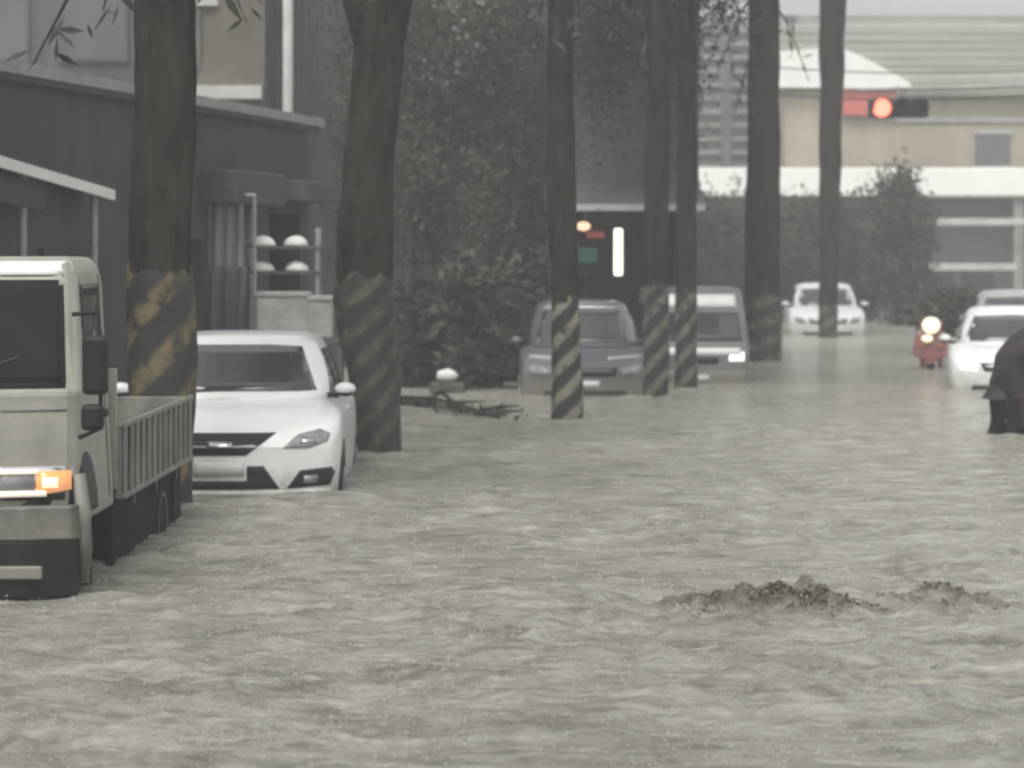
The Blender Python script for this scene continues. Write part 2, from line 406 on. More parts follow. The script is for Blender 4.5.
# ------------------------------------------------------------------ truck
def truck(loc, rz):
    t = thing('cargo_truck', 'cream cab-over cargo truck with a ribbed dropside bed and lit headlight at the left edge', 'truck', loc, rz)
    prof = [(.03,.72),(.0,.95),(.0,1.44),(.06,1.47),(.30,2.03),(.40,2.11),(.55,2.155),(1.5,2.15),(1.58,2.08),(1.60,.72)]
    m = MB(); NX = [-.86,-.80,-.4,0,.4,.80,.86]
    # cab shell: the outline swept across with pulled in edges and a bowed front
    rings = []
    for x in NX:
        e = abs(x) > .83; r = []
        for (y, z) in prof:
            yy = y + (.16 if y < .6 else -.03)*(abs(x)/.86)**6 + (.05*(abs(x)/.86)**2 if y < .6 else 0)
            zz = z - (.07 if z > 1.9 else 0)*(1 if e else 0)
            xx = x*(1-.085*max(0, (z-1.45)/.7))
            r.append((xx, yy, zz))
        rings.append(r)
    m.rings(rings)
    cab = m.build('cab', 'truck_cream', t, bevel=.025)
    tb = bvh(cab)
    I = lambda name, out, mm, lift=.006, th=.02, axis='y', side=-1, par=t, res=.06: conform(name, tb, out, mm, par, axis, side, lift, th, res)
    wsf = I('windshield_seal', [(-.79,1.455),(.79,1.455),(.735,2.055),(-.735,2.055)], 'black_plastic', .004)
    I('windshield', [(-.765,1.48),(.765,1.48),(.715,2.03),(-.715,2.03)], 'dark_glass', .012)
    for x in (-.5, .15): MB().tube([(x,.02,1.46),(x+.25,.07,1.57),(x+.4,.10,1.62)], .009, 6).build('wiper', 'black_plastic', t)
    I('roof_visor', [(-.77,2.075),(.77,2.075),(.75,2.13),(-.75,2.13)], 'white_trim', .03, .05)
    I('front_grille', [(-.45,1.10),(.45,1.10),(.45,1.36),(-.45,1.36)], 'black_plastic', .006)
    for z in (1.14,1.20,1.26,1.32): I('grille_slat', [(-.43,z),(.43,z),(.43,z+.02),(-.43,z+.02)], 'grey_plastic', .016, .012)
    I('panel_crease', [(-.80,1.335),(-.47,1.335),(-.47,1.345),(-.80,1.345)], 'grey_plastic', .004)
    I('panel_crease', [(.47,1.335),(.80,1.335),(.80,1.345),(.47,1.345)], 'grey_plastic', .004)
    for s in (-1, 1):
        hs = I('headlight_housing', [(s*.42,.865),(s*.84,.865),(s*.84,1.045),(s*.42,1.045)][::s], 'chrome', .006, .02)
        lit = 'warm_glow' if s > 0 else 'lens_clear'
        conform('headlight', tb, [(s*.45,.89),(s*.64,.89),(s*.64,1.02),(s*.45,1.02)][::s], 'lens_clear', hs, 'y', -1, .016, .015)
        conform('glow_bar', tb, [(s*.45,.885),(s*.70,.885),(s*.70,.915),(s*.45,.915)][::s], 'warm_glow', hs, 'y', -1, .024, .012, .03)  # glowing bars paint the bright chrome edges of the headlight
        conform('glow_bar', tb, [(s*.43,1.005),(s*.66,1.005),(s*.66,1.03),(s*.43,1.03)][::s], 'warm_glow', hs, 'y', -1, .024, .012, .03)
        conform('turn_signal', tb, [(s*.65,.89),(s*.825,.92),(s*.825,1.02),(s*.65,1.02)][::s], 'lens_amber', hs, 'y', -1, .018, .015)
        conform('side_lamp', tb, [(s*.68,.93),(s*.76,.93),(s*.76,.985),(s*.68,.985)][::s], 'lamp_orange', hs, 'y', -1, .026, .015, .02)
    # bumper of steel with a dark lower opening
    bu = MB()
    pts = [(-.88,.17),(-.84,.05),(-.6,-.03),(0,-.07),(.6,-.03),(.84,.05),(.88,.17)]
    def bum(z0, z1, thick=.09, mm='grey_plastic', nm='bumper', k=1.):
        q = MB(); r = []
        for (x, y) in pts: r.append([(x*k,y,z0),(x*k,y+thick,z0),(x*k,y+thick,z1),(x*k,y,z1)])
        q.rings(r); return q.build(nm, mm, t, bevel=.012)
    bum(.66, .84); lo = bum(.36, .657, .05, 'black_plastic', 'lower_valance', .985)
    MB().box(-.30,.30,-.085,-.06,.52,.64).build('license_plate', 'plate', t, bevel=.005)
    for s in (-1, 1):
        MB().box(min(s*.45,s*.70), max(s*.45,s*.70), -.065,-.02,.46,.53).build('fog_light', 'grey_plastic', t, bevel=.01)
        MB().tube([(s*.865,.16,1.0),(s*.885,.17,.8),(s*.885,.20,.62),(s*.875,.24,.42)], [.035,.045,.045,.03], 8).build('wheel_arch_trim', 'dull_white_paint', t, smooth=True)
        I('side_window', [(.42,1.42),(1.32,1.42),(1.32,2.0),(.62,2.0)], 'dark_glass', .01, .02, 'x', s)
        I('door_seam', [(1.38,.8),(1.39,.8),(1.39,2.05),(1.38,2.05)], 'black_plastic', .004, .02, 'x', s)
        I('door_handle', [(1.18,1.25),(1.34,1.25),(1.34,1.29),(1.18,1.29)], 'black_plastic', .03, .04, 'x', s)
        I('wheel_arch', [(.42+.42*math.cos(a)+.05, .70+.40*math.sin(a)) for a in [i*math.pi/12 for i in range(13)]], 'black_plastic', .006, .02, 'x', s)
        # mirrors on a bent arm
        a = MB().tube([(s*.84,.10,1.85),(s*.98,.02,1.86),(s*1.0,.0,1.72),(s*1.0,.0,1.25),(s*.88,.05,1.2)], .014, 6).build('mirror_arm', 'black_plastic', t)
        MB().box(s*.975-.068,s*.975+.068,-.05,.02,1.43,1.74).build('mirror', 'black_plastic', a, bevel=.025)
        MB().box(s*.96-.06,s*.96+.06,-.045,.02,1.24,1.38).build('mirror', 'black_plastic', a, bevel=.025)
        # bed: dropside with upright ribs
        d = MB().box(s*.85-.02, s*.85+.02, 1.78, 5.4, .74, 1.17).build('dropside', 'dull_white_paint', t, bevel=.006)
        for k in range(13):
            y = 1.86+k*.283
            MB().box(s*.882-.0105, s*.882+.0105, y-.048, y+.048, .76, 1.155).build('side_rib', 'dull_white_paint', d, bevel=.008)
        for z in (.74, 1.155): MB().box(s*.883-.013, s*.883+.013, 1.785, 5.395, z-.002, z+.03).build('side_rail', 'dull_white_paint', d, bevel=.006)
        for y in (2.4, 3.5, 4.6): MB().box(s*.862-.008, s*.862+.008, y-.05, y+.05, .66, .735).build('hinge', 'black_plastic', d)
        # black panel added to fill the shaded underbody, mudguards, lamps
        MB().box(s*.80-.02, s*.80+.02, 1.8, 5.3, .05, .72).build('shade_panel', 'rubber', t, bevel=.01)
        MB().box(s*.68-.17, s*.68+.17, 4.66, 4.69, .12, .66).build('mud_flap', 'black_plastic', t)
        for y in (2.0, 3.4): MB().box(s*.745-.03, s*.745+.03, y, y+.05, .35, .73).build('panel_bracket', 'black_plastic', t)
    MB().box(-.828,.828,1.78,5.4,.735,.80).build('bed_floor', 'black_plastic', t, bevel=.006)
    MB().box(-.85,.85,1.74,1.778,.80,1.50).build('headboard', 'truck_cream', t, bevel=.006)
    MB().box(-.85,.85,5.402,5.44,.80,1.17).build('tailgate', 'dull_white_paint', t, bevel=.006)
    for s in (-.38,.38): MB().box(s-.05,s+.05,.9,5.35,.50,.735).build('chassis_rail', 'black_plastic', t)
    MB().box(.45,.74,2.1,2.9,.36,.68).build('fuel_tank', 'black_plastic', t, bevel=.03)
    wheels(t, 1.68, (.50, 4.15), .36, .24)
    return t

# ------------------------------------------------------------------ scooter
def scooter(name, label, loc, rz, paint, lit):
    t = thing(name, label, 'scooter', loc, rz)
    for y in (.02, 1.22):
        w = MB().disc_x((0,y,.25), [(-.05,.16),(-.05,.21),(-.03,.25),(.03,.25),(.05,.21),(.05,.16)]).build('wheel', 'rubber', t)
        MB().disc_x((0,y,.25), [(-.035,.155),(.035,.155)]).build('rim', 'rim_metal', w)
    MB().rings([[(-.05,-.05,.47),(.05,-.05,.47),(.08,.10,.47),(-.08,.10,.47)],[(-.29,-.03,.58),(.29,-.03,.58),(.28,.16,.56),(-.28,.16,.56)],
                [(-.24,.04,.88),(.24,.04,.88),(.22,.16,.86),(-.22,.16,.86)],[(-.10,.12,1.02),(.10,.12,1.02),(.09,.18,1.0),(-.09,.18,1.0)]]).build('front_fairing', paint, t, bevel=.02)
    MB().rings([[(-.06,-.22,.44),(.06,-.22,.44),(.06,-.2,.42),(-.06,-.2,.42)],[(-.075,-.05,.53),(.075,-.05,.53),(.075,-.05,.50),(-.075,-.05,.50)],
                [(-.06,.2,.47),(.06,.2,.47),(.06,.2,.44),(-.06,.2,.44)]]).build('front_mudguard', paint, t)
    MB().tube([(-.07,.02,.25),(-.07,.07,.55)], .022).tube([(.07,.02,.25),(.07,.07,.55)], .022).build('fork', 'chrome', t)
    MB().tube([(-.33,.22,1.06),(-.2,.14,1.05),(0,.12,1.03),(.2,.14,1.05),(.33,.22,1.06)], .018).build('handlebar', 'black_plastic', t)
    MB().disc_y((0,.08,1.03), [(-.09,.09),(-.05,.14),(.05,.15),(.1,.1)], 18, 1.25, .8).build('handlebar_cowl', paint, t, smooth=True)
    MB().disc_y((0,-.015,1.02), [(-.025,.09),(.0,.125),(.03,.13)], 20, 1.1, 1.0).build('headlight', lit, t, smooth=True)
    MB().disc_y((-.06,-.055,.82), [(-.02,.06),(.03,.075)], 18, 1.2, .8).build('running_light', lit, t, smooth=True)
    for s in (-1, 1):
        MB().disc_y((s*.13,-.04,.70), [(-.01,.03),(.02,.04)], 12, 1.5, .8).build('turn_signal', 'amber_plastic', t)
        mr = MB().tube([(s*.22,.14,1.06),(s*.30,.12,1.20)], .01, 6).build('mirror_stalk', 'black_plastic', t)
        MB().disc_y((s*.33,.12,1.23), [(-.02,.05),(.02,.06)], 14, 1.3, .8).build('mirror', 'black_plastic', mr)
    MB().box(-.17,.17,.15,.68,.27,.33).build('floorboard', 'black_plastic', t, bevel=.02)
    MB().rings([[(-.17,.55,.30),(.17,.55,.30),(.17,1.2,.42),(-.17,1.2,.42)],[(-.19,.58,.55),(.19,.58,.55),(.17,1.45,.62),(-.17,1.45,.62)],
                [(-.15,.62,.73),(.15,.62,.73),(.12,1.42,.78),(-.12,1.42,.78)]]).build('rear_body', paint, t, bevel=.03)
    MB().rings([[(-.15,.60,.735),(.15,.60,.735),(.13,1.35,.785),(-.13,1.35,.785)],[(-.13,.66,.82),(.13,.66,.82),(.11,1.30,.86),(-.11,1.30,.86)]]).build('seat', 'black_plastic', t, bevel=.03)
    MB().tube([(-.12,1.25,.86),(-.11,1.5,.88),(.11,1.5,.88),(.12,1.25,.86)], .015, 6).build('grab_rail', 'chrome', t)
    MB().box(-.08,.08,1.44,1.475,.63,.72).build('tail_light', 'sign_red', t, bevel=.01)
    return t

# ------------------------------------------------------------------ person (one skinned body)
def skin_body(name, chains, m, parent, sub=2):
    """chains share vertices by key: {key:(co, r)}, edges list"""
    pts, edges, root = chains
    me = bpy.data.meshes.new(name); keys = list(pts); idx = {k: i for i, k in enumerate(keys)}
    me.from_pydata([pts[k][0] for k in keys], [(idx[a], idx[b]) for a, b in edges], [])
    me.materials.append(M[m])
    o = bpy.data.objects.new(name, me); C.objects.link(o); o.parent = parent
    md = o.modifiers.new('skin', 'SKIN'); md.use_smooth_shade = True
    if not me.skin_vertices: me.attributes.new('skin_vertex', 'SKIN', 'POINT') if False else None
    if not me.skin_vertices:
        bm = bmesh.new(); bm.from_mesh(me); bm.verts.layers.skin.verify(); bm.to_mesh(me); bm.free()
    for k in keys:
        r = pts[k][1]; sv = me.skin_vertices[0].data[idx[k]]
        sv.radius = r if hasattr(r, '__len__') else (r, r); sv.use_root = (k == root)
    sb = o.modifiers.new('sub', 'SUBSURF'); sb.levels = sub; sb.render_levels = sub
    return o

def wading_person(loc, rz):
    t = thing('person', 'person in dark maroon rain jacket wading and bending to push a scooter at right edge', 'person', loc, rz)
    # local: facing +x, ground z = 0
    P = {'pelvis':((0,0,.90),(.15,.13)),'waist':((.10,0,1.06),(.14,.12)),'chest':((.26,0,1.26),(.17,.13)),'neck':((.38,0,1.40),.06),'head':((.47,0,1.47),(.09,.085)),'crown':((.52,0,1.57),(.085,.08))}
    E = [('pelvis','waist'),('waist','chest'),('chest','neck'),('neck','head'),('head','crown')]
    for s, n, kx, fx in ((-1,'a',.10,-.02),(1,'b',.02,-.16)):
        P.update({'hip'+n:((0,s*.10,.84),(.11,.11)),'knee'+n:((kx,s*.12,.47),(.078,.078)),'ank'+n:((fx,s*.12,.09),(.055,.055)),'toe'+n:((fx+.16,s*.13,.045),(.045,.04)),
                  'sh'+n:((.32,s*.18,1.30),.075),'el'+n:((.52,s*.25,1.08),.058),'wr'+n:((.74,s*.24,1.02),.04)})
        E += [('pelvis','hip'+n),('hip'+n,'knee'+n),('knee'+n,'ank'+n),('ank'+n,'toe'+n),('chest','sh'+n),('sh'+n,'el'+n),('el'+n,'wr'+n)]
    body = skin_body('body', (P, E, 'pelvis'), 'trouser_dark', t)
    for s in (-1, 1):                                                   # hands: palm, four fingers and a thumb closed round the grip
        H = {'w':((.74,s*.24,1.02),.034),'p':((.80,s*.24,1.015),(.036,.02)),'p2':((.835,s*.24,1.015),(.038,.018))}; HE = [('w','p'),('p','p2')]
        for i in range(4):
            oy = s*.24+(-.036+.024*i); l = (.9,1,.97,.8)[i]
            H.update({'f%da'%i:((.845,oy,1.02),.010),'f%db'%i:((.845+.035*l,oy,1.012),.0095),'f%dc'%i:((.85+.045*l,oy,.985),.009),'f%dd'%i:((.85+.022*l,oy,.968),.008)})
            HE += [('p2','f%da'%i),('f%da'%i,'f%db'%i),('f%db'%i,'f%dc'%i),('f%dc'%i,'f%dd'%i)]
        H.update({'ta':((.79,s*.205,1.0),.012),'tb':((.82,s*.195,.985),.011),'tc':((.85,s*.20,.972),.009)}); HE += [('p','ta'),('ta','tb'),('tb','tc')]
        skin_body('hand', (H, HE, 'p'), 'skin', t, 1)
    Q = {'hem':((.04,0,.72),(.135,.14)),'pelvis':((.03,0,.90),(.185,.18)),'waist':((.11,0,1.08),(.215,.19)),'chest':((.22,0,1.29),(.205,.18)),'collar':((.36,0,1.385),(.10,.09))}
    QE = [('hem','pelvis'),('pelvis','waist'),('waist','chest'),('chest','collar')]
    for s, n in ((-1,'a'),(1,'b')):
        Q.update({'sh'+n:((.32,s*.19,1.31),.10),'el'+n:((.52,s*.255,1.09),.078),'cu'+n:((.71,s*.24,1.03),.062)}); QE += [('chest','sh'+n),('sh'+n,'el'+n),('el'+n,'cu'+n)]
    skin_body('rain_jacket', (Q, QE, 'pelvis'), 'coat_maroon', t)
    fc = MB()                                                            # face with nose, brow, mouth; ears
    r = []
    for i in range(13):
        ph = -math.pi/2+math.pi*i/12; rr = math.cos(ph); z = math.sin(ph)
        ring = []
        for k in range(20):
            th = 2*math.pi*k/20; x = math.cos(th); y = math.sin(th)
            nose = .022*math.exp(-((th if th < math.pi else th-2*math.pi)/.22)**2)*math.exp(-((z+.05)/.22)**2)
            ring.append((.525+.095*rr*x*(1 if x > 0 else 1.05)+nose*rr, .075*rr*y*(1-.15*max(0,-z)), 1.545+.125*z))
        r.append(ring)
    hd = fc.rings(r).build('face', 'skin', t, smooth=True)
    for s in (-1, 1):
        MB().disc_x((.605,s*.03,1.565), [(-.01,.008),(.005,.012),(.012,.006)], 10).build('eye', 'hair', hd)
        MB().disc_y((.52,s*.078,1.54), [(-.01,.022),(.01,.026)], 12, .7, 1.2).build('ear', 'skin', hd)
    MB().box(.59,.612,-.022,.022,1.487,1.495).build('mouth', 'sign_brown', hd)
    r = []
    for i in range(9):
        ph = math.pi*.0+math.pi/2*i/8; rr = math.cos(ph); z = math.sin(ph)
        r.append([(.505+.112*rr*math.cos(2*math.pi*k/20)-.012, .09*rr*math.sin(2*math.pi*k/20), 1.575+.105*z) for k in range(20)])
    MB().rings(r).build('hair', 'hair', t, smooth=True)
    return t

# ------------------------------------------------------------------ trees
def trunk_mb(path, rad, seg=40, amp=.06, seed=0):
    m = MB(); n = []
    P = [Vector(p) for p in path]; zs = []
    K = 70; pts = []; rr = []
    L = len(P)-1
    for i in range(K+1):
        u = i/K*L; a = min(int(u), L-1); f = u-a
        pts.append(P[a].lerp(P[a+1], f)); rr.append(rad[a]+(rad[a+1]-rad[a])*f)
    rings = []
    for p, r in zip(pts, rr):
        ring = []
        for k in range(seg):
            th = 2*math.pi*k/seg; d = Vector((math.cos(th), math.sin(th), 0))
            q = 1+amp*noise.noise(Vector((d.x*1.6, d.y*1.6, p.z*1.3+seed*7)))*2+amp*.9*noise.noise(Vector((d.x*4, d.y*4, p.z*2.2+seed*3)))+amp*.8*noise.noise(Vector((d.x*11, d.y*11, p.z*2.5+seed)))
            ring.append(p+d*r*q)
        rings.append(ring)
    m.rings(rings); return m, pts, rr

def leaves(center, rad, n, size, seed, clump=14, shape=None):
    rg = np.random.default_rng(seed); m = MB()
    cl = []
    while len(cl) < clump:
        p = rg.uniform(-1, 1, 3)
        if np.dot(p, p) < 1 and np.dot(p, p) > .12: cl.append((p*.82, rg.uniform(.22, .42)))
    for i in range(n):
        c, r = cl[rg.integers(len(cl))]
        p = c + rg.normal(0, 1, 3)*r*.55
        if shape == 'cone':
            s = max(.06, 1-(p[2]+1)/2); p[0] *= s*1.3; p[1] *= s*1.3
        p = np.array(center)+p*np.array(rad)
        a = rg.normal(0, 1, 3); a /= np.linalg.norm(a); b = np.cross(a, rg.normal(0, 1, 3)); b /= np.linalg.norm(b)+1e-6
        s = size*rg.uniform(.6, 1.4); k = len(m.v)
        m.v += [tuple(p-a*s), tuple(p+b*s*.42+a*s*.1), tuple(p+a*s), tuple(p-b*s*.42+a*s*.1)]; m.f.append((k,k+1,k+2,k+3))
    return m

def street_tree(label, bx, by, path, rad, crown, band, leafm='leaf', seed=1, fork=None, sprigs=()):
    t = thing('street_tree', label, 'tree', (bx, by, GZ), 0, 'striped street trees along the flooded road')
    m, pts, rr = trunk_mb(path, rad, seed=seed, amp=.07)
    top = Vector(path[-1]); rt = rad[-1]
    rg = random.Random(seed)
    limbs = fork or [((rg.uniform(-.9,.9), rg.uniform(-.9,.9), rg.uniform(1.2,2.2)), .55) for k in range(4)]
    tr = m.build('trunk', 'bark', t, smooth=True)
    for (d, k) in limbs:
        d = Vector(d); base = top-Vector((0,0,.75 if fork else .25))
        MB().tube([base, base+d*.35+Vector((0,0,.05)), base+d*.7, base+d], [rt*.8*k/.55*.75, rt*.62*k/.55*.8, rt*.35, rt*.14], 9).build('limb', 'bark', t, smooth=True)
    c, r, n, sz = crown
    leaves(c, r, n, sz, seed).build('crown', leafm, t, fix=False)
    for (a, b, nn) in sprigs:                                           # low twigs with hanging leaves
        a, b = Vector(a), Vector(b); mid = (a+b)/2+Vector((0,0,.25))
        tw = MB().tube([a, mid, b], [.03,.018,.006], 6).build('low_branch', 'bark', t, smooth=True)
        lm = MB(); rg2 = np.random.default_rng(seed+nn)
        for i in range(nn):
            f = rg2.uniform(.35, 1.05); p = np.array(a.lerp(mid, f*2) if f < .5 else mid.lerp(b, (f-.5)*2)) + rg2.normal(0,.07,3)
            dd = rg2.normal(0,1,3); dd[2] -= .9; dd /= np.linalg.norm(dd); bb = np.cross(dd, rg2.normal(0,1,3)); bb /= np.linalg.norm(bb); s = rg2.uniform(.07,.15); k = len(lm.v)
            lm.v += [tuple(p), tuple(p+dd*s+bb*s*.22), tuple(p+dd*s*2), tuple(p+dd*s-bb*s*.22)]; lm.f.append((k,k+1,k+2,k+3))
        lm.build('foliage', 'leaf_deep', tw, fix=False)
    # painted hazard band round the lower trunk: follows the trunk, a little proud of it
    z0, z1, bm_ = band; rings = []
    for i in range(25):
        z = z0+(z1-z0)*i/24
        j = min(range(len(pts)), key=lambda q: abs(pts[q].z-z)); j2 = min(j+1, len(pts)-1) if pts[j].z < z else max(j-1, 0)
        den = pts[j2].z-pts[j].z; f = 0 if abs(den) < 1e-6 else (z-pts[j].z)/den
        p = pts[j].lerp(pts[j2], f); r = rr[j]+(rr[j2]-rr[j])*f
        ring = []
        for k in range(40):
            th = 2*math.pi*k/40; d = Vector((math.cos(th), math.sin(th), 0))
            q = 1+.07*noise.noise(Vector((d.x*1.6, d.y*1.6, z*1.3+seed*7)))*2+.063*noise.noise(Vector((d.x*4, d.y*4, z*2.2+seed*3)))+.056*noise.noise(Vector((d.x*11, d.y*11, z*2.5+seed)))+.012
            ring.append(Vector((p.x,p.y,z))+d*(r*q+.006-.035*max(0, (z-z1+.16+.14*noise.noise(Vector((d.x*2.5,d.y*2.5,seed))))/.16)))
        rings.append(ring)
    MB().rings(rings, cap=True).build('hazard_band', bm_, t, smooth=True)
    return t

def garden_tree(name, label, px, d, zc, rad, n, size, m, seed, group=None, trunk_r=.14, shape=None, cat='tree', bark='bark'):
    x = (px-512)/F*d
    t = thing(name, label, cat, (x, d, GZ), 0, group)
    c = (0, 0, zc-GZ)
    tk = MB(); rg = random.Random(seed)
    tp = Vector((rg.uniform(-.15,.15), 0, zc-GZ+rad[2]*.15))
    tr = tk.tube([(0,0,0),(rg.uniform(-.1,.1),0,tp.z*.5),tp], [trunk_r*1.2,trunk_r,trunk_r*.6], 10).build('trunk' if cat == 'tree' else 'stem', bark, t, smooth=True)
    for k in range(5):
        a = rg.uniform(0, 6.28); e = Vector((math.cos(a)*rad[0]*.6, math.sin(a)*rad[1]*.6, tp.z+rg.uniform(-.3,.7)*rad[2]*.6)); s = Vector((0,0,tp.z*rg.uniform(.45,.9)))
        MB().tube([s, s.lerp(e,.5)+Vector((0,0,.15)), e], [trunk_r*.5,trunk_r*.3,trunk_r*.12], 6).build('limb' , bark, t, smooth=True)
    leaves(c, rad, n, size, seed, 26, shape).build('crown' if cat == 'tree' else 'foliage', m, t, fix=False)
    return t

# ================================================================== THE SETTING
def struct(o): o['kind'] = 'structure'; return o
struct(MB().box(-120,120,-10,250,GZ-.4,GZ).build('ground', 'mud'))
# flood water: one rippled sheet
def water():
    prow = np.concatenate([np.linspace(640, 88, 560), np.linspace(86, 40, 70)])
    ys = np.concatenate([[-10,-4,0,4,7], CAMZ*F/prow, [170,200,250]])
    s = np.linspace(-640, 640, 460)
    nr, nc = len(ys), len(s)+8
    X = np.zeros((nr,nc)); Y = np.repeat(ys[:,None], nc, 1)
    for i, y in enumerate(ys):
        h = max(y, 9)/F
        xi = s*h; lo, hi = xi[0], xi[-1]
        X[i] = np.concatenate([np.linspace(-120, lo, 5)[:-1], xi, np.linspace(hi, 120, 5)[1:]])
    Z = np.zeros((nr,nc)); rg = np.random.default_rng(5)
    Yc = np.clip(Y, 8, None); sp = np.maximum(Yc*Yc/(CAMZ*F), Yc*2.8/F)        # local spacing of the sheet
    wx = X+.25*np.sin(Y*1.7+X*.6)+.12*np.sin(Y*4.3-X*2.1); wy = Y+.22*np.sin(X*1.9+Y*.5)+.10*np.sin(X*4.7+1.3)
    for i in range(190):
        lam = math.exp(rg.uniform(math.log(.07), math.log(1.0)))
        ang = rg.normal(math.pi/2, .85); k = 2*math.pi/lam
        a = .0030*lam**.62*rg.uniform(.3,1.6)
        ph = k*(wx*math.cos(ang)*.75+wy*math.sin(ang))+rg.uniform(0,6.28)
        w = np.clip((lam/sp-1.8)/2.0, 0, 1)
        Z += a*w*(np.sin(ph)+.35*np.sin(2*ph+1.2*np.sin(ph)))
    patch = .8+.5*np.sin(X*1.15+1.1+np.sin(Y*.83))*np.sin(Y*.92+.9*np.sin(X*.9))
    Z *= np.clip(patch, .35, 1.35)
    Z = np.where(Z > 0, Z*1.25, Z*.8)
    silt_shade = np.zeros_like(Z)
    def ridge(px0, px1, py, h, wd, tilt=0., chop=0.):
        d = dist(py); x0 = (px0-512)/F*d; x1 = (px1-512)/F*d; xc = (x0+x1)/2; hw = (x1-x0)/2
        u = (X-xc)/hw; cy = d+tilt*(X-xc)+.06*np.sin(X*9.1)+.04*np.sin(X*21.)
        v = (Y-cy)/wd; prof = np.where(v < 0, np.exp(-(v/.55)**2), np.exp(-(v/1.5)**2))
        return h*np.exp(-(np.abs(u)/.85)**3)*prof*(1+chop*.6*np.sin(X*23+Y*7+2*np.sin(X*5))+chop*.5*np.sin(X*11-Y*19+1.5*np.sin(Y*9)))
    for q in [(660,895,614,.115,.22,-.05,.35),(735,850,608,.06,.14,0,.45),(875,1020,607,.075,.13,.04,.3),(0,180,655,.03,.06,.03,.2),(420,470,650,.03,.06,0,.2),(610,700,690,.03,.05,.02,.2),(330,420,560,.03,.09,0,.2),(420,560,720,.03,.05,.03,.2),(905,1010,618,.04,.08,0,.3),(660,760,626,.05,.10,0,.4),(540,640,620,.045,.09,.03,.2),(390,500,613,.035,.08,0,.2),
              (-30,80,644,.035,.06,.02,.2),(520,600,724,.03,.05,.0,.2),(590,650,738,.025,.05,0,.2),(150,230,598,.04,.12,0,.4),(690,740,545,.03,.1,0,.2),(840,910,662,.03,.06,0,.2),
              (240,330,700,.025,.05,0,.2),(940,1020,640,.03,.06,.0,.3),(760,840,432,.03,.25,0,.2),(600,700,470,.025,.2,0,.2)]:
        dz = ridge(*q); Z += dz; silt_shade = np.maximum(silt_shade, np.clip(dz/.055-.12, 0, 1)*np.where(q[3] > .07, 1, .75))  # stirred-up mud on the swell; small ridges painted dark as crest shade
    for (tx, ty, tr) in ((-2.53,23.1,.25),(-1.18,28.7,.22),(.59,34.4,.17),(1.79,39.8,.15),(2.27,41.8,.15),(4.12,52.6,.28)):
        rr = np.hypot(X-tx, (Y-ty)*.8); Z += .035*np.exp(-((rr-tr)/.10)**2)+.02*np.sin(rr*16)*np.exp(-rr/.5)
    rz = np.zeros_like(Z); near = (Y > 14.8) & (Y < 17.8) & (X > .4) & (X < 3.0)
    rz[near] = [.022*noise.noise(Vector((x*7, y*9, 0)))+.026*noise.noise(Vector((x*15, y*19, 3)))+.008*noise.noise(Vector((x*45, y*50, 5))) for x, y in zip(X[near], Y[near])]
    Z += rz*np.clip(1-np.abs(Y-16.3)/1.4, 0, 1)
    Z = np.where((Y < 7.5) | (Y > 120), 0, Z)
    v = np.stack([X.ravel(), Y.ravel(), Z.ravel()], 1)
    idx = np.arange(nr*nc).reshape(nr,nc)
    f = np.stack([idx[:-1,:-1], idx[:-1,1:], idx[1:,1:], idx[1:,:-1]], -1).reshape(-1,4)
    me = bpy.data.meshes.new('flood_water'); me.vertices.add(len(v)); me.vertices.foreach_set('co', v.ravel())
    me.loops.add(f.size); me.loops.foreach_set('vertex_index', f.ravel()); me.polygons.add(len(f))
    me.polygons.foreach_set('loop_start', np.arange(0, f.size, 4)); me.polygons.foreach_set('use_smooth', np.ones(len(f), bool)); me.update(calc_edges=True); me.validate()
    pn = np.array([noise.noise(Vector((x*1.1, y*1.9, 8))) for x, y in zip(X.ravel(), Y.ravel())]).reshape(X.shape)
    silt_shade = np.maximum(silt_shade, .55*np.clip((pn-.18)*3, 0, 1)*np.clip((24-Y)/8, 0, 1))
    at_ = me.attributes.new('silt_shade', 'FLOAT', 'POINT'); at_.data.foreach_set('value', silt_shade.ravel().astype(np.float32))
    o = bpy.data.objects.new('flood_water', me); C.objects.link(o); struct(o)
    m = bpy.data.materials.new('muddy_water'); m.use_nodes = True; nt = m.node_tree; b = nt.nodes['Principled BSDF']; N = nt.nodes.new; L = nt.links.new
    tc = N('ShaderNodeTexCoord'); mp = N('ShaderNodeMapping'); mp.inputs['Scale'].default_value = (.55,1,1); L(tc.outputs['Object'], mp.inputs[0])
    n1 = N('ShaderNodeTexNoise'); n1.inputs['Scale'].default_value = 2.2; n1.inputs['Detail'].default_value = 8; n1.inputs['Roughness'].default_value = .7; L(mp.outputs[0], n1.inputs['Vector'])
    r = N('ShaderNodeValToRGB'); r.color_ramp.elements[0].position = .35; r.color_ramp.elements[0].color = (.325,.314,.272,1); r.color_ramp.elements[1].position = .65; r.color_ramp.elements[1].color = (.47,.458,.405,1)
    L(n1.outputs['Fac'], r.inputs[0]); L(r.outputs[0], b.inputs['Base Color'])
    b.inputs['Roughness'].default_value = .13; b.inputs['IOR'].default_value = 1.33; b.inputs['Specular IOR Level'].default_value = .42
    n2 = N('ShaderNodeTexNoise'); n2.inputs['Scale'].default_value = 13; n2.inputs['Detail'].default_value = 8; n2.inputs['Roughness'].default_value = .78; L(mp.outputs[0], n2.inputs['Vector'])
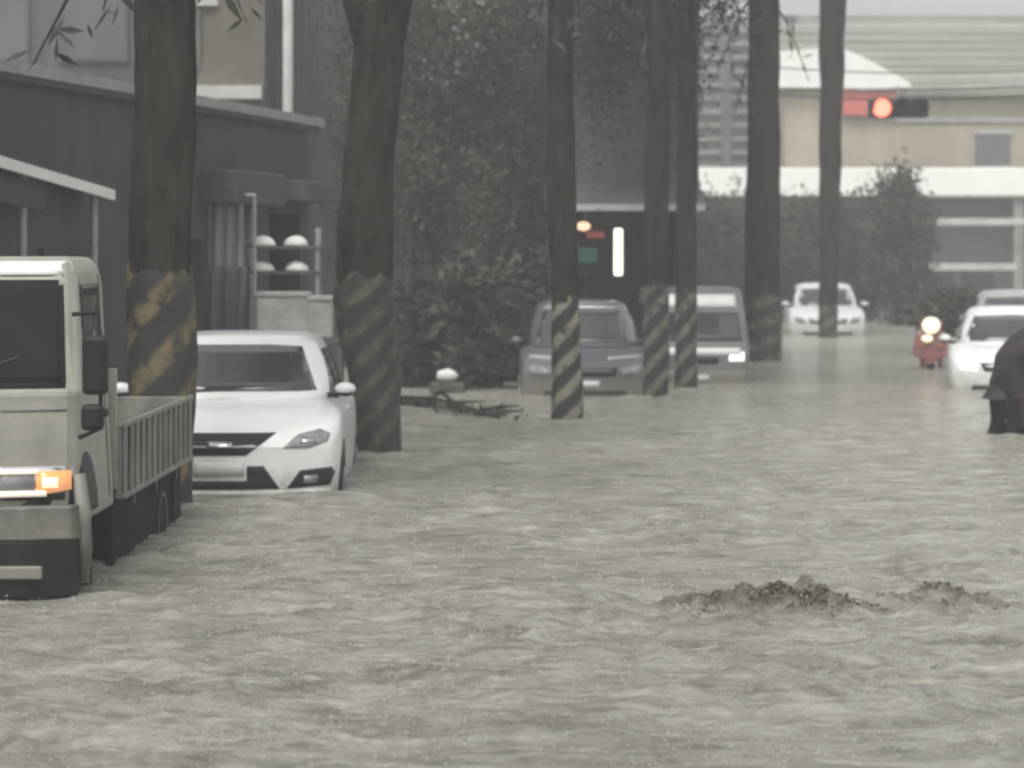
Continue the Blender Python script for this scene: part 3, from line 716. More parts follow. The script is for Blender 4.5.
    def rings(sc, off):                                                 # rings thrown up by the rain
        ma = N('ShaderNodeMapping'); ma.inputs['Location'].default_value = (off, off*.7, 0); L(tc.outputs['Object'], ma.inputs[0])
        vo = N('ShaderNodeTexVoronoi'); vo.voronoi_dimensions = '2D'; vo.inputs['Scale'].default_value = sc; L(ma.outputs[0], vo.inputs['Vector'])
        k = N('ShaderNodeMath'); k.operation = 'MULTIPLY'; k.inputs[1].default_value = 38; L(vo.outputs['Distance'], k.inputs[0])
        sep = N('ShaderNodeSeparateColor'); L(vo.outputs['Color'], sep.inputs[0])
        ph = N('ShaderNodeMath'); ph.operation = 'MULTIPLY_ADD'; ph.inputs[1].default_value = 6.28; L(sep.outputs[0], ph.inputs[0]); L(k.outputs[0], ph.inputs[2])
        si = N('ShaderNodeMath'); si.operation = 'SINE'; L(ph.outputs[0], si.inputs[0])
        fa = N('ShaderNodeMapRange'); fa.inputs[1].default_value = 0; fa.inputs[2].default_value = .5; fa.inputs[3].default_value = 1; fa.inputs[4].default_value = 0; L(vo.outputs['Distance'], fa.inputs[0])
        mu = N('ShaderNodeMath'); mu.operation = 'MULTIPLY'; L(si.outputs[0], mu.inputs[0]); L(fa.outputs[0], mu.inputs[1])
        m2 = N('ShaderNodeMath'); m2.operation = 'MULTIPLY'; L(mu.outputs[0], m2.inputs[0]); L(sep.outputs[1], m2.inputs[1]); return m2
    r1, r2 = rings(6, 0), rings(11, 3.3)
    a1 = N('ShaderNodeMath'); a1.operation = 'ADD'; L(r1.outputs[0], a1.inputs[0]); L(r2.outputs[0], a1.inputs[1])
    a2 = N('ShaderNodeMath'); a2.operation = 'MULTIPLY_ADD'; a2.inputs[1].default_value = .12; L(a1.outputs[0], a2.inputs[0]); L(n2.outputs['Fac'], a2.inputs[2])
    bp = N('ShaderNodeBump'); bp.inputs['Strength'].default_value = 1.0; bp.inputs['Distance'].default_value = .075; L(a2.outputs[0], bp.inputs['Height']); L(bp.outputs[0], b.inputs['Normal'])
    # foam and mud streaks, then brown for mud and painted crest shade
    mq = N('ShaderNodeMapping'); mq.inputs['Scale'].default_value = (.35,1,1); L(tc.outputs['Object'], mq.inputs[0])
    n3 = N('ShaderNodeTexNoise'); n3.inputs['Scale'].default_value = 7; n3.inputs['Detail'].default_value = 9; n3.inputs['Roughness'].default_value = .8; n3.inputs['Distortion'].default_value = .6; L(mq.outputs[0], n3.inputs['Vector'])
    r3 = N('ShaderNodeValToRGB'); r3.color_ramp.elements[0].position = .38; r3.color_ramp.elements[0].color = (.55,.54,.51,1); r3.color_ramp.elements[1].position = .62; r3.color_ramp.elements[1].color = (1.38,1.37,1.33,1); L(n3.outputs['Fac'], r3.inputs[0])
    mx = N('ShaderNodeMix'); mx.data_type = 'RGBA'; mx.blend_type = 'MULTIPLY'; mx.inputs[0].default_value = 1; L(r.outputs[0], mx.inputs[6]); L(r3.outputs[0], mx.inputs[7]); aa = N('ShaderNodeAttribute'); aa.attribute_name = 'silt_shade'
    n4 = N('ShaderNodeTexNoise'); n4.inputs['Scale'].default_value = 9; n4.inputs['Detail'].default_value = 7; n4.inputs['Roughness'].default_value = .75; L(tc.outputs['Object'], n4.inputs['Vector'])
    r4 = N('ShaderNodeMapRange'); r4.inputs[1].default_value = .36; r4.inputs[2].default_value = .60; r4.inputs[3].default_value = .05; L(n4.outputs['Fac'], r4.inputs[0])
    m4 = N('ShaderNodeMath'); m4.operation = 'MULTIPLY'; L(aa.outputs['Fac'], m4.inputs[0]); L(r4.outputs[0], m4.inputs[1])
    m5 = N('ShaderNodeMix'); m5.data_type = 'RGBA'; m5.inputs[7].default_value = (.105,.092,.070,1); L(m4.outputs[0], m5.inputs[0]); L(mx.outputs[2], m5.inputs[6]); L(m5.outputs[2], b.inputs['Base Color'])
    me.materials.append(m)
    return o
WATER = water()
# floating scraps heaped on the standing wave
WT = bvh(WATER)
def wz(x, y):
    h = WT.ray_cast(Vector((x, y, 3)), Vector((0,0,-1))); return h[0].z if h[0] else 0.
def debris(name, label, px, py, spots, nl, ntw, nr, seed):
    rg = np.random.default_rng(seed); d0 = dist(py); ox = (px-512)/F*d0
    t = thing(name, label, 'debris', (ox, d0, 0))
    tw = MB(); lf = MB(); rd = MB()
    def pick():
        x, y, sx, sy, hh, w = spots[rg.choice(len(spots), p=np.array([q[5] for q in spots])/sum(q[5] for q in spots))]
        dx, dy = rg.normal(0, sx), rg.normal(0, sy)
        return np.array([x+dx, y+dy, wz(ox+x+dx, d0+y+dy)+hh*math.exp(-(dx/sx)**2*.7-(dy/sy)**2*.4)*rg.uniform(.2,1.0)])
    for i in range(ntw):
        p = pick(); a = rg.uniform(0,math.pi); l = rg.uniform(.03,.10); q = np.array([math.cos(a)*l, math.sin(a)*l*.6, rg.uniform(-.02,.025)])
        tw.tube([p-q, p+np.array([0,0,.012]), p+q], [.005,.008,.004], 5)
    for i in range(nl):
        p = pick()
        a = rg.normal(0,1,3); a[2] *= .5; a /= np.linalg.norm(a); b = np.cross(a, rg.normal(0,1,3)); b /= np.linalg.norm(b); s = rg.uniform(.006,.022); k = len(lf.v)
        lf.v += [tuple(p-a*s), tuple(p+b*s*.5), tuple(p+a*s), tuple(p-b*s*.5)]; lf.f.append((k,k+1,k+2,k+3))
    for i in range(nr):
        x = rg.uniform(.10,.30); y = rg.normal(-.06,.03); p = np.array([x, y, wz(ox+x, d0+y)+rg.uniform(.005,.03)]); l = rg.uniform(.04,.10)
        rd.tube([p-np.array([l,0,-.015]), p, p+np.array([l,.01,-.015])], [.006,.009,.004], 5)
    tw.build('twigs', 'debris_brown', t); lf.build('leaves', 'debris_brown', t, fix=False)
    if nr: rd.build('reddish_stalks', 'debris_red', t)
debris('floating_debris', 'muddy brown patch of leaf scraps on the swell in the right foreground', 805, 613,
       [(0,.0,.10,.05,.06,4),(-.15,.0,.07,.05,.05,2),(-.42,-.04,.10,.06,.015,.8),(-.55,-.10,.06,.04,.02,.4),(.22,-.02,.12,.05,.015,1.2),(-.05,-.20,.32,.07,.006,.5)], 420, 4, 0, 3)
debris('floating_debris', 'thin scatter of dark scraps along the wave crest at the right foreground edge', 950, 606,
       [(-.05,.02,.20,.03,.008,3),(.16,-.04,.12,.05,.008,1),(-.25,.0,.08,.05,.008,.7),(.0,-.16,.22,.05,.006,.5)], 110, 3, 0, 4)
def splashes():                                                         # rain striking the water: droplets thrown up, too many to count
    rg = np.random.default_rng(12); m = MB()
    for i in range(3200):
        py = rg.uniform(330, 770); px = rg.uniform(-60, 1090); d = dist(py); x0 = (px-512)/F*d; z0 = wz(x0, d); n = rg.integers(3, 7); R_ = rg.uniform(.012, .045)
        for j in range(n):
            a = rg.uniform(0, 6.28); q = R_*rg.uniform(.1, 1); x, y, z = x0+q*math.cos(a), d+q*math.sin(a), z0+rg.uniform(.0, .045)*(1-q/.06); r = rg.uniform(.0014, .0050)*(1 if d > 16 else .75); k = len(m.v)
            m.v += [(x+r,y,z),(x-r,y,z),(x,y+r,z),(x,y-r,z),(x,y,z+r*1.5),(x,y,z-r*1.5)]
            m.f += [(k+u,k+v,k+w) for u, v, w in ((0,2,4),(2,1,4),(1,3,4),(3,0,4),(2,0,5),(1,2,5),(3,1,5),(0,3,5))]
    o = m.build('rain_splashes', 'spray', None, fix=False); o['kind'] = 'stuff'
mat('spray', (.42,.41,.37), .3)
splashes()
# drifting branch behind the second trunk
def branch():
    a = onw(402, 404, .03); b = onw(500, 420, .03); c = (a+b)/2
    t = thing('fallen_branch', 'long dark branch drifting on the water between the second and third trunks', 'branch', c)
    A, B = a-c, b-c
    MB().tube([A, A.lerp(B,.3)+Vector((.05,0,.05)), A.lerp(B,.65)+Vector((-.04,0,.04)), B], [.075,.06,.045,.015], 9).build('stem', 'bark', t, smooth=True)
    for f, dx, dy, dz in ((.25,.35,.5,.14),(.45,.5,-.3,.06),(.6,-.3,.6,.16),(.8,.45,.2,.05),(.9,.35,.0,.02)):
        p = A.lerp(B,f)+Vector((0,0,.03)); MB().tube([p, p+Vector((dx*.5,dy*.5,dz*.8)), p+Vector((dx,dy,dz))], [.03,.02,.006], 6).build('twig', 'bark', t, smooth=True)
    rg = np.random.default_rng(8); lm = MB()
    for i in range(160):
        f = rg.uniform(.1,1); p = np.array(A.lerp(B,f))+rg.normal(0,1,3)*np.array([.18,.3,.03]); p[2] = abs(p[2])+.02
        q = rg.normal(0,1,3); q[2] *= .4; q /= np.linalg.norm(q); bb = np.cross(q, rg.normal(0,1,3)); bb /= np.linalg.norm(bb); s = rg.uniform(.03,.08); k = len(lm.v)
        lm.v += [tuple(p-q*s), tuple(p+bb*s*.4), tuple(p+q*s), tuple(p-bb*s*.4)]; lm.f.append((k,k+1,k+2,k+3))
    lm.build('leaves', 'leaf_deep', t, fix=False)
branch()

# ------------------------------------------------------------------ street trees
band_mat('band_near', (.125,.098,.045), (.016,.015,.012), .46, 3, .15, .34)
band_mat('band_second', (.062,.059,.038), (.015,.015,.012), .28, 5, .3, .34)
band_mat('band_third', (.20,.19,.14), (.016,.016,.014), .32, 3, .0, .28)
band_mat('band_fourth', (.13,.128,.10), (.018,.018,.016), .32, 3, .5, .30)
band_mat('band_far', (.13,.13,.09), (.03,.03,.026), .34, 2, .2, .38)
def tree_from_px(label, pts, d, band_top, bm_, crown, seed, **kw):
    """pts: [(px centre, width px, py)] from the base upwards at distance d"""
    x0 = (pts[0][0]-512)/F*d; path = [(0,0,0)]; k = d/F; rad = [pts[0][1]*k/2*1.12]
    for (px, w, py) in pts:
        path.append(((px-512)*k-x0, 0, CAMZ+(HZ-py)*k-GZ)); rad.append(w*k/2)
    return street_tree(label, x0, d, path, rad, crown, (.02, CAMZ+(HZ-band_top)*k-GZ, bm_), seed=seed, **kw)
d1 = 23.1
tree_from_px('thick dark street trunk with broad brown and yellow stripes rising behind the truck bed', [(161,64,500),(160,64,250),(166,60,0),(168,56,-220)], d1, 252, 'band_near', ((0,0,6.8),(1.9,1.9,1.3),3800,.11), 1,
             sprigs=[((.0,-.1,4.75),(-.42,.0,3.92),26),((.1,0,4.75),(.58,0,3.92),24),((.0,-.1,4.75),(-.95,.2,3.55),14)])
d2 = 28.7
tree_from_px('dark forked street trunk with faded stripes beside the white sedan', [(380,42,452),(374,48,380),(364,60,300),(369,50,160),(378,50,60),(379,47,30),(380,40,2)], d2, 262, 'band_second', ((0,0,7.6),(2.1,2.1,1.4),3800,.12), 2,
             fork=[((-.62,0,2.0),.74),((.48,.1,2.0),.74),((.1,-.5,1.6),.4)])
d3 = 34.4
tree_from_px('slim street trunk with bold pale stripes standing alone before the dark car', [(567,31,420),(565,27,300),(560,28,150),(561,27,0),(561,26,-150)], d3, 290, 'band_third', ((0,0,8.0),(2.0,2.0,1.4),3600,.13), 3,
             sprigs=[((0,0,5.6),(-.35,-.2,4.43),20),((0,0,5.6),(.15,-.2,4.5),16)])
d4 = 39.8
tree_from_px('straight striped street trunk at the right front corner of the dark car', [(656,24,398),(657,22,250),(660,21,0),(661,20,-150)], d4, 275, 'band_fourth', ((0,0,8.8),(1.9,1.9,1.4),3200,.14), 4, sprigs=[((0,0,5.9),(-.75,-.2,4.75),14),((0,0,5.2),(-.28,-.15,4.3),8)])
d5 = 41.8
tree_from_px('straight striped street trunk in front of the small pale van', [(686,22,391),(686,20,250),(687,19,0),(688,18,-150)], d5, 280, 'band_fourth', ((0.6,0,9.0),(1.9,1.9,1.4),3200,.14), 5)
d6 = 52.6
tree_from_px('wide hazy street trunk to the right of the small pale van', [(763,34,362),(763,34,250),(764,30,0),(764,30,-120)], d6, 290, 'band_far', ((0,0,10.2),(2.3,2.3,1.5),3200,.16), 6, sprigs=[((0,0,6.6),(-.8,-.2,5.0),16),((0,0,6.4),(.7,-.2,5.1),14),((0,0,5.6),(-.5,-.2,4.4),10)])
d7 = 67.0
tree_from_px('farthest hazy street trunk in front of the distant white car', [(828,18,337),(829,19,250),(832,25,40),(834,28,-10),(834,24,-110)], d7, 300, 'band_far', ((0,0,11.2),(2.4,2.4,1.5),3000,.18), 7)

# ------------------------------------------------------------------ vehicles
truck(Vector((-3.165, 16.85, GZ)), math.radians(-.6))
white_sedan(Vector(((219-512)/F*23.95, 23.95, GZ)), math.radians(0.8))
HOOD = lambda L: [(0,.66),(.06,.73),(.2,.80),(.5,.87),(1.0,.94),(1.3,.97),(2.6,.97),(L-.5,.99),(L-.1,.94),(L,.85)]
c1, tb1, tg1 = common_car('parked_car', 'dark grey car parked behind the boldly striped slim trunk', Vector(((585-512)/F*40.4, 40.4, GZ)), 0, 'dark_car_paint', 4.4, 1.66, 1.53, HOOD(4.4), .95, (1.0,4.0,1.7,3.3,.74,.60))
conform('roof_strip', tg1, [(-.5,1.44),(.5,1.44),(.5,1.50),(-.5,1.50)], 'white_trim', c1, 'y', -1, .012, .02, .08)
for s in (-1, 1):
    q = [(s*.30,.80),(s*.72,.83),(s*.70,.86),(s*.30,.84)]
    conform('hood_trim', tb1, q[::s], 'silver_paint', c1, 'y', -1, .012, .02, .05)
c2, tb2, tg2 = common_car('parked_car', 'white car with bright headlight behind the person, nearest at the right edge', Vector(((1015-512)/F*42.0, 42.0, GZ)), math.radians(-7.5), 'white_paint', 4.5, 1.75, 1.42, HOOD(4.5), .93, (1.0,4.0,1.75,3.2,.76,.60), None, 'lamp_white')
c3, tb3, tg3 = common_car('parked_car', 'silver car half hidden behind the white car at the right edge', Vector(((1022-512)/F*54., 54., GZ)), math.radians(-6.5), 'silver_paint', 4.6, 1.78, 1.49, HOOD(4.6), .95, (1.0,4.1,1.75,3.3,.78,.64))
c4, tb4, tg4 = common_car('parked_car', 'distant white car behind the farthest trunk', Vector(((828-512)/F*69.3, 69.3, GZ)), math.radians(-3), 'white_paint', 4.4, 1.68, 1.46, HOOD(4.4), .94, (1.0,4.0,1.7,3.3,.74,.60))

def kei_van(loc, rz):
    t = thing('small_van', 'small pale van with one bright headlight parked behind two striped trunks', 'van', loc, rz)
    prof = [(.05,.22),(.0,.32),(.02,.78),(.12,.98),(.50,1.62),(.62,1.73),(.9,1.78),(3.1,1.78),(3.3,1.70),(3.36,.9),(3.34,.22)]
    rings = []
    for x in (-.74,-.70,-.35,0,.35,.70,.74):
        rings.append([(x*(1-.10*max(0,(z-.95)/.85)), y+(.06*(abs(x)/.74)**3 if y < .7 else 0)+(.05 if abs(x) > .73 and y < .7 else 0), z-(.05 if z > 1.6 and abs(x) > .73 else 0)) for y, z in prof])
    b = MB().rings(rings).build('body', 'van_paint', t, bevel=.03); tb = bvh(b)
    J = lambda n, o, m, l=.006, ax='y', s=-1: conform(n, tb, o, m, t, ax, s, l, .02, .07)
    J('windshield', [(-.64,1.0),(.64,1.0),(.60,1.42),(-.60,1.42)], 'glass')
    J('white_panel', [(-.58,1.50),(.58,1.50),(.56,1.69),(-.56,1.69)], 'white_trim', .02)  # white panel above the windshield
    J('grille', [(-.30,.66),(.30,.66),(.30,.76),(-.30,.76)], 'black_plastic')
    J('bumper', [(-.72,.28),(.72,.28),(.72,.56),(-.72,.56)], 'grey_plastic', .03)
    J('license_plate', [(-.17,.40),(.17,.40),(.17,.50),(-.17,.50)], 'plate', .05)
    J('hood_panel', [(-.60,.80),(.62,.80),(.60,.90),(-.60,.90)], 'white_trim', .012)
    for s in (-1, 1):
        J('headlight', [(s*.44,.70),(s*.66,.70),(s*.66,.84),(s*.46,.84)][::s], 'lamp_white' if s > 0 else 'lens_clear', .01)
        J('side_window', [(.55,1.0),(1.4,1.0),(1.4,1.55),(.80,1.55)], 'glass', .006, 'x', s)
        J('side_window', [(1.5,1.0),(3.1,1.0),(3.05,1.55),(1.5,1.55)], 'glass', .006, 'x', s)
        J('door_seam', [(1.44,.35),(1.455,.35),(1.455,1.65),(1.44,1.65)], 'black_plastic', .003, 'x', s)
    mirrors(t, .80, .42, 1.12, 'black_plastic', sc=.75)
    wheels(t, 1.48, (.55, 2.75), .28, .17)
    return t
kv = kei_van(Vector(((697-512)/F*44.2, 44.2, GZ)), 0); kv.scale.z = .93
scooter('motor_scooter', 'red scooter with round glowing headlight left of the white car', Vector(((931-512)/F*49.5, 49.5, GZ)), math.radians(-8), 'red_scooter_paint', 'lamp_pale')
wading_person(Vector(((1001-512)/F*31.8, 31.8, GZ)), math.radians(12))
scooter('motor_scooter', 'dark maroon scooter being pushed by the wading person at the right edge', Vector(((1001-512)/F*31.8+1.42, 31.85, GZ)), math.radians(82), 'maroon_scooter_paint', 'lens_clear')

# ------------------------------------------------------------------ left shop house
SL = .16; SA = -math.atan(SL); KL = math.sqrt(1+SL*SL)
def A_t(d): return (d-26)*KL
def A_x(px, d, off=0): return 0
hA = thing('shop_house', 'long dark single storey shop house with a flat roof edge on the left', 'building', (-4.16, 26, GZ), SA)
HT = 3.24-GZ
wallsegs = [(-9,5.6),(6.5,8.1),(8.9,9.4),(10.9,11.3)]
for a, b in wallsegs: MB().box(-.25,0,A_t(26)+a,a+(b-a),0,HT-.02).build('wall', 'dark_wall', hA)
for q in ((5.6,6.5,2.3),(8.1,8.9,2.55),(9.4,10.9,2.6)): MB().box(-.248,-.002,*q,HT-.022).build('lintel', 'dark_wall', hA)
MB().box(-6,-.25,-9,11.3,0,.06).build('floor_slab', 'concrete', hA)
MB().box(-6.2,-6.0,-9,11.3,0,HT-.02).build('rear_wall', 'dark_wall', hA)
MB().box(-6,-.25,-9,-8.8,0,HT-.02).box(-6,-.25,11.1,11.3,0,HT-.02).build('end_wall', 'dark_wall', hA)
MB().box(-6.3,.12,-9.2,11.5,HT-.02,HT+.10).build('roof', 'roof_dark', hA, bevel=.01)
MB().box(.12,.16,-9.2,11.5,HT+.03,HT+.13).build('gutter', 'galvanised', hA)
MB().box(-.20,-.16,5.62,6.48,.06,2.3).build('door', 'door_blue', hA)
MB().box(-.22,-.18,8.11,8.89,.06,2.55).build('door', 'door_blue', hA)
MB().box(.0,.5,9.0,11.3,2.72,2.95).build('awning', 'roof_dark', hA, bevel=.02)
MB().box(.0,.38,6.4,8.6,2.66,3.0).build('awning', 'roof_dark', hA, bevel=.02)
MB().box(.003,.09,8.15,8.45,.06,2.7).build('pilaster', 'concrete', hA)
MB().tube([(.16,3.4,2.94),(.34,3.4,2.98)], .02).build('lamp_arm', 'galvanised', hA)
MB().disc_y((.30,3.4,2.92), [(-.16,.04),(-.1,.07),(.1,.07),(.16,.04)], 12).build('wall_lamp', 'white_trim', hA, smooth=True)
MB().box(.003,.06,1.0,3.0,1.0,2.2).build('window', 'dark_opening', hA)
MB().box(.003,.06,-3.0,-1.0,1.0,2.2).build('window', 'dark_opening', hA)
# lean-to awning over the pavement in front of it
aw0 = at(-60, 148, 23.2); aw1 = at(112, 198, 28.3)
awn = thing('lean_to_roof', 'thin lean-to roof with a bright white edge above the truck cab', 'awning', aw0)
dv = aw1-aw0; nv = Vector((-1.0, .16, .35))
def slab(a, b, n, t):
    m = MB(); up = Vector((0,0,t)); m.v = [tuple(q) for q in (a, b, b+n, a+n, a+up, b+up, b+n+up, a+n+up)]
    m.f = [(0,1,2,3),(4,7,6,5),(0,4,5,1),(1,5,6,2),(2,6,7,3),(3,7,4,0)]; return m
O = Vector((0,0,0))
slab(O, dv, nv*1.0, .05).build('roof_sheet', 'roof_metal', awn)
e = Vector((.03,-.005,-.02)); slab(O+e, dv+e, Vector((-.028,.004,0)), .09).build('edge_trim', 'white_trim', awn)
e2 = Vector((-.06,.0,-.26)); slab(e2, dv*.62+e2, Vector((-.05,0,0)), .22).build('rolled_blind', 'dark_opening', awn)
for f in (.05, .5, .95):
    p = dv*f+nv*.1; MB().tube([p, (p.x, p.y, GZ-aw0.z)], .035, 8).build('post', 'galvanised', awn)
# goods and things in front of the shop (placed about 34 m away)
def placed(name, label, cat, px, py, d, group=None): return thing(name, label, cat, at(px, py, d), 0, group)
rk = thing('display_rack', 'open metal display rack holding white bundles behind the white sedan', 'rack', (at(280,250,33.2).x, 33.2, GZ))
k = 33.2/F
for sx in (-.40,.40):
    for sy in (-.18,.18): MB().box(sx-.02,sx+.02,sy-.02,sy+.02,0,2.42).build('upright', 'galvanised', rk)
zr = [CAMZ+(HZ-246)*k-GZ, CAMZ+(HZ-271)*k-GZ]
for z in zr+[1.2]: MB().box(-.44,.44,-.22,.22,z-.03,z).build('shelf', 'grey_plastic', rk)
for px, row, lab in ((263,0,'upper left'),(297,0,'upper right'),(262,1,'lower left'),(298,1,'lower right')):
    w = .14 if px < 280 else .12
    r = []
    for i in range(9):
        ph = math.pi/2*i/8; r.append([(w*math.cos(ph)*math.cos(2*math.pi*q/18)*(1+.12*math.sin(3*q)), w*.8*math.cos(ph)*math.sin(2*math.pi*q/18), (.095+.012*math.sin(2*q+px))*math.sin(ph)) for q in range(18)])
    o = MB().rings(r).build('white_bundle', 'bundle_white', None, smooth=True); o.location = (at(px,0,33.2).x, 33.1, zr[row]+GZ+.002)
    tag(o, 'small white bundle, %s of the four on the display rack' % lab, 'bundle', 'white bundles on the display rack')
# hanging sheet and pale boxes
sh = placed('hanging_tarp', 'blue grey tarp hanging from a rail beside the shop doorway', 'tarp', 226, 196, 32.6)
r1 = []
m = MB(); W_, H_ = .36, 1.7
for j in range(15):
    for i in range(23):
        u = i/22; v = j/14; m.v.append((-W_/2+W_*u, .05*math.sin(u*19+.8*math.sin(v*3))*(.4+v*.6), -H_*v))
for j in range(14):
    for i in range(22): q = j*23+i; m.f.append((q,q+1,q+24,q+23))
s_ = m.build('upper_sheet', 'sheet_grey', sh, smooth=True); sd = s_.modifiers.new('solid','SOLIDIFY'); sd.thickness = .008
m2 = MB(); m2.v = [(x*1.2, y-.07, z*.55-.72) for x, y, z in m.v]; m2.f = list(m.f)
s2 = m2.build('lower_sheet', 'door_blue', sh, smooth=True); sd = s2.modifiers.new('solid','SOLIDIFY'); sd.thickness = .008
MB().tube([(-.3,0,.01),(.3,0,.01)], .015).build('rail', 'galvanised', sh)
for x in (-.29,.29): MB().tube([(x,0,.01),(x,.02,GZ-sh.location.z)], .018).build('rail_post', 'galvanised', sh)
for i, (px, py, w, h, lab) in enumerate(((284,338,.52,.42,'wide pale grey crate behind the roof of the white sedan'),(321,335,.24,.38,'narrow pale crate standing between the wide crate and the forked trunk'))):
    t = thing('storage_crate', lab, 'crate', at(px, 338, 32.4)); hh = h
    MB().box(-w/2,w/2,-.2,.2,0,hh).build('box', 'crate_pale', t, bevel=.015)
    MB().box(-w/2-.015,w/2+.015,-.215,.215,hh,hh+.05).build('lid', 'crate_pale', t, bevel=.01)
    # plinth table under it down to the ground
tb_ = thing('trestle_table', 'low table under the two pale crates behind the white sedan', 'table', (at(296,338,32.4).x, 32.4, GZ)); zt = at(296,338,32.4).z-GZ
MB().box(-.5,.5,-.25,.25,zt-.04,zt-.001).build('table_top', 'grey_plastic', tb_)
for sx in (-.45,.45):
    for sy in (-.2,.2): MB().box(sx-.025,sx+.025,sy-.025,sy+.025,0,zt-.04).build('leg', 'grey_plastic', tb_)
# bright utility post behind the shop roof
up = thing('utility_pole', 'thin pale pole rising above the shop roof on the left', 'pole', (at(288,0,41).x, 41, GZ))
MB().tube([(0,0,0),(0,0,8.4)], [.075,.06], 12).build('post', 'pale_beam', up, smooth=True)
MB().box(-.5,.5,-.04,.04,7.6,7.68).build('crossarm', 'galvanised', up)
for x in (-.42,0,.42): MB().tube([(x,0,7.68),(x,0,7.84)], [.03,.02], 8).build('insulator', 'white_trim', up)

# grey tall block behind the shop
def window_set(parent, xs, zs, w, h, y, mt='glass', frame='pale_beam'):
    for z in zs:
        for x in xs:
            f = MB().box(x-w/2-.06,x+w/2+.06,y-.06,y-.002,z-.06,z).box(x-w/2-.06,x+w/2+.06,y-.06,y-.002,z+h,z+h+.06).box(x-w/2-.06,x-w/2,y-.06,y-.002,z,z+h).box(x+w/2,x+w/2+.06,y-.06,y-.002,z,z+h).build('window', frame, parent)
            MB().box(x-w/2,x+w/2,y-.03,y-.002,z,z+h).build('pane', mt, f)
gb = thing('concrete_block', 'tall grey concrete building behind the shop house on the left', 'building', (at(20,0,52).x, 52, GZ))
MB().box(-5.5,3.05,0,8,0,9.4).build('wall', 'grey_wall', gb)
MB().box(-5.6,3.15,-.1,8,9.4,9.7).build('parapet', 'concrete', gb)
window_set(gb, (-2.6,-.4,1.2), (5.3,), 1.0, 1.2, 0, 'roof_metal', 'grey_wall')
for x in (-3.6,2.1): MB().box(x-.12,x+.12,-.16,-.002,0,9.4).build('pilaster', 'concrete', gb)
bb = thing('brown_house', 'brownish house with a pale ledge between the nearest trunk and the pale pole', 'building', (at(228,0,48).x, 48, GZ))
MB().box(-1.2,.55,0,5,0,8.2).build('wall', 'brown_wall', bb)
MB().box(-1.25,.52,-.25,-.002,4.45,4.65).build('ledge', 'pale_beam', bb)
MB().box(-1.3,.65,-.15,5,8.2,8.4).build('roof', 'roof_dark', bb)
MB().box(-.55,-.15,-.1,-.002,5.85,5.95).build('ledge', 'pale_beam', bb)
window_set(bb, (-.72,), (5.0,), .5, .75, 0, 'roof_metal', 'brown_wall')
cb = thing('corrugated_shed', 'grey corrugated metal shed wall behind the pale pole', 'building', (at(305,0,50).x, 50, GZ))
m = MB(); n = 96; X0, X1 = -.95, 1.65; v0 = []
ring0 = []; 
for z in (0, 7.6):
    for i in range(n+1): x = X0+(X1-X0)*i/n; m.v.append((x, .03*math.sin(i*math.pi/2.), z))
for i in range(n): m.f.append((i,i+1,n+1+i+1,n+1+i))
w_ = m.build('front_wall', 'roof_metal', cb); sd = w_.modifiers.new('s','SOLIDIFY'); sd.thickness = .02; sd.offset = 1
MB().box(X0,X1,.08,5,0,7.55).build('wall', 'grey_wall', cb)
MB().box(X0-.1,X1+.1,-.2,5,7.62,7.75).build('roof', 'roof_metal', cb)
MB().box(1.22,1.46,-.08,-.045,5.0,6.5).build('vent_panel', 'pale_beam', cb)

gw = thing('backdrop_wall', 'dull wall added behind the dense trees to darken their gaps, right of the forked trunk', 'wall', (at(450,0,60).x, 60, GZ))
MB().box(-2.7,2.3,0,.25,0,5.2).build('panel', 'dark_wall', gw)  # wall added so bright gaps in the foliage turn dark
MB().box(-2.75,2.35,-.06,.31,5.2,5.32).build('coping', 'concrete', gw)
# garden trees and shrubs behind the kerb
GT = 'garden trees behind the second and third trunks'
garden_tree('garden_tree', 'dense dull green tree just right of the forked trunk', 438, 50, 3.6, (1.9,1.8,3.4), 27000, .058, 'leaf_olive', 21, GT)
garden_tree('garden_tree', 'dark tall tree directly behind the boldly striped slim trunk', 528, 54, 3.9, (1.7,1.7,3.6), 27000, .058, 'leaf', 22, GT)
garden_tree('garden_tree', 'hazy tree rising above the lit shop roof', 612, 66, 6.4, (2.0,1.8,3.2), 12000, .09, 'leaf', 23, GT)
garden_tree('garden_tree', 'hazy tree peeping between the forked trunk and the pale pole', 330, 58, 4.2, (1.1,1.3,3.2), 9000, .075, 'leaf_deep', 24, GT)
garden_tree('garden_tree', 'grey leafy tree in front of the upper wall of the lit shop', 655, 45.6, 6.0, (1.5,.8,3.2), 21000, .055, 'leaf_deep', 26, GT, .10)
GS = 'shrubs along the flooded verge'
for i, (px, d, zc, r, lab) in enumerate(((424,43,.55,(.62,.5,.95),'low dark shrub at the water line right of the forked trunk'),(474,42.5,.75,(.66,.6,1.15),'round dark shrub in the middle of the verge between the trunks'),
                                    (520,44.5,.8,(.55,.6,1.2),'dark shrub left of the dark grey car'),(550,47.5,.9,(.5,.5,1.2),'dark shrub behind the dark grey car'))):
    garden_tree('verge_shrub', lab, px, d, zc, r, 2400, .085, ('leaf_deep','leaf')[i % 2], 40+i, GS, .04, None, 'shrub')
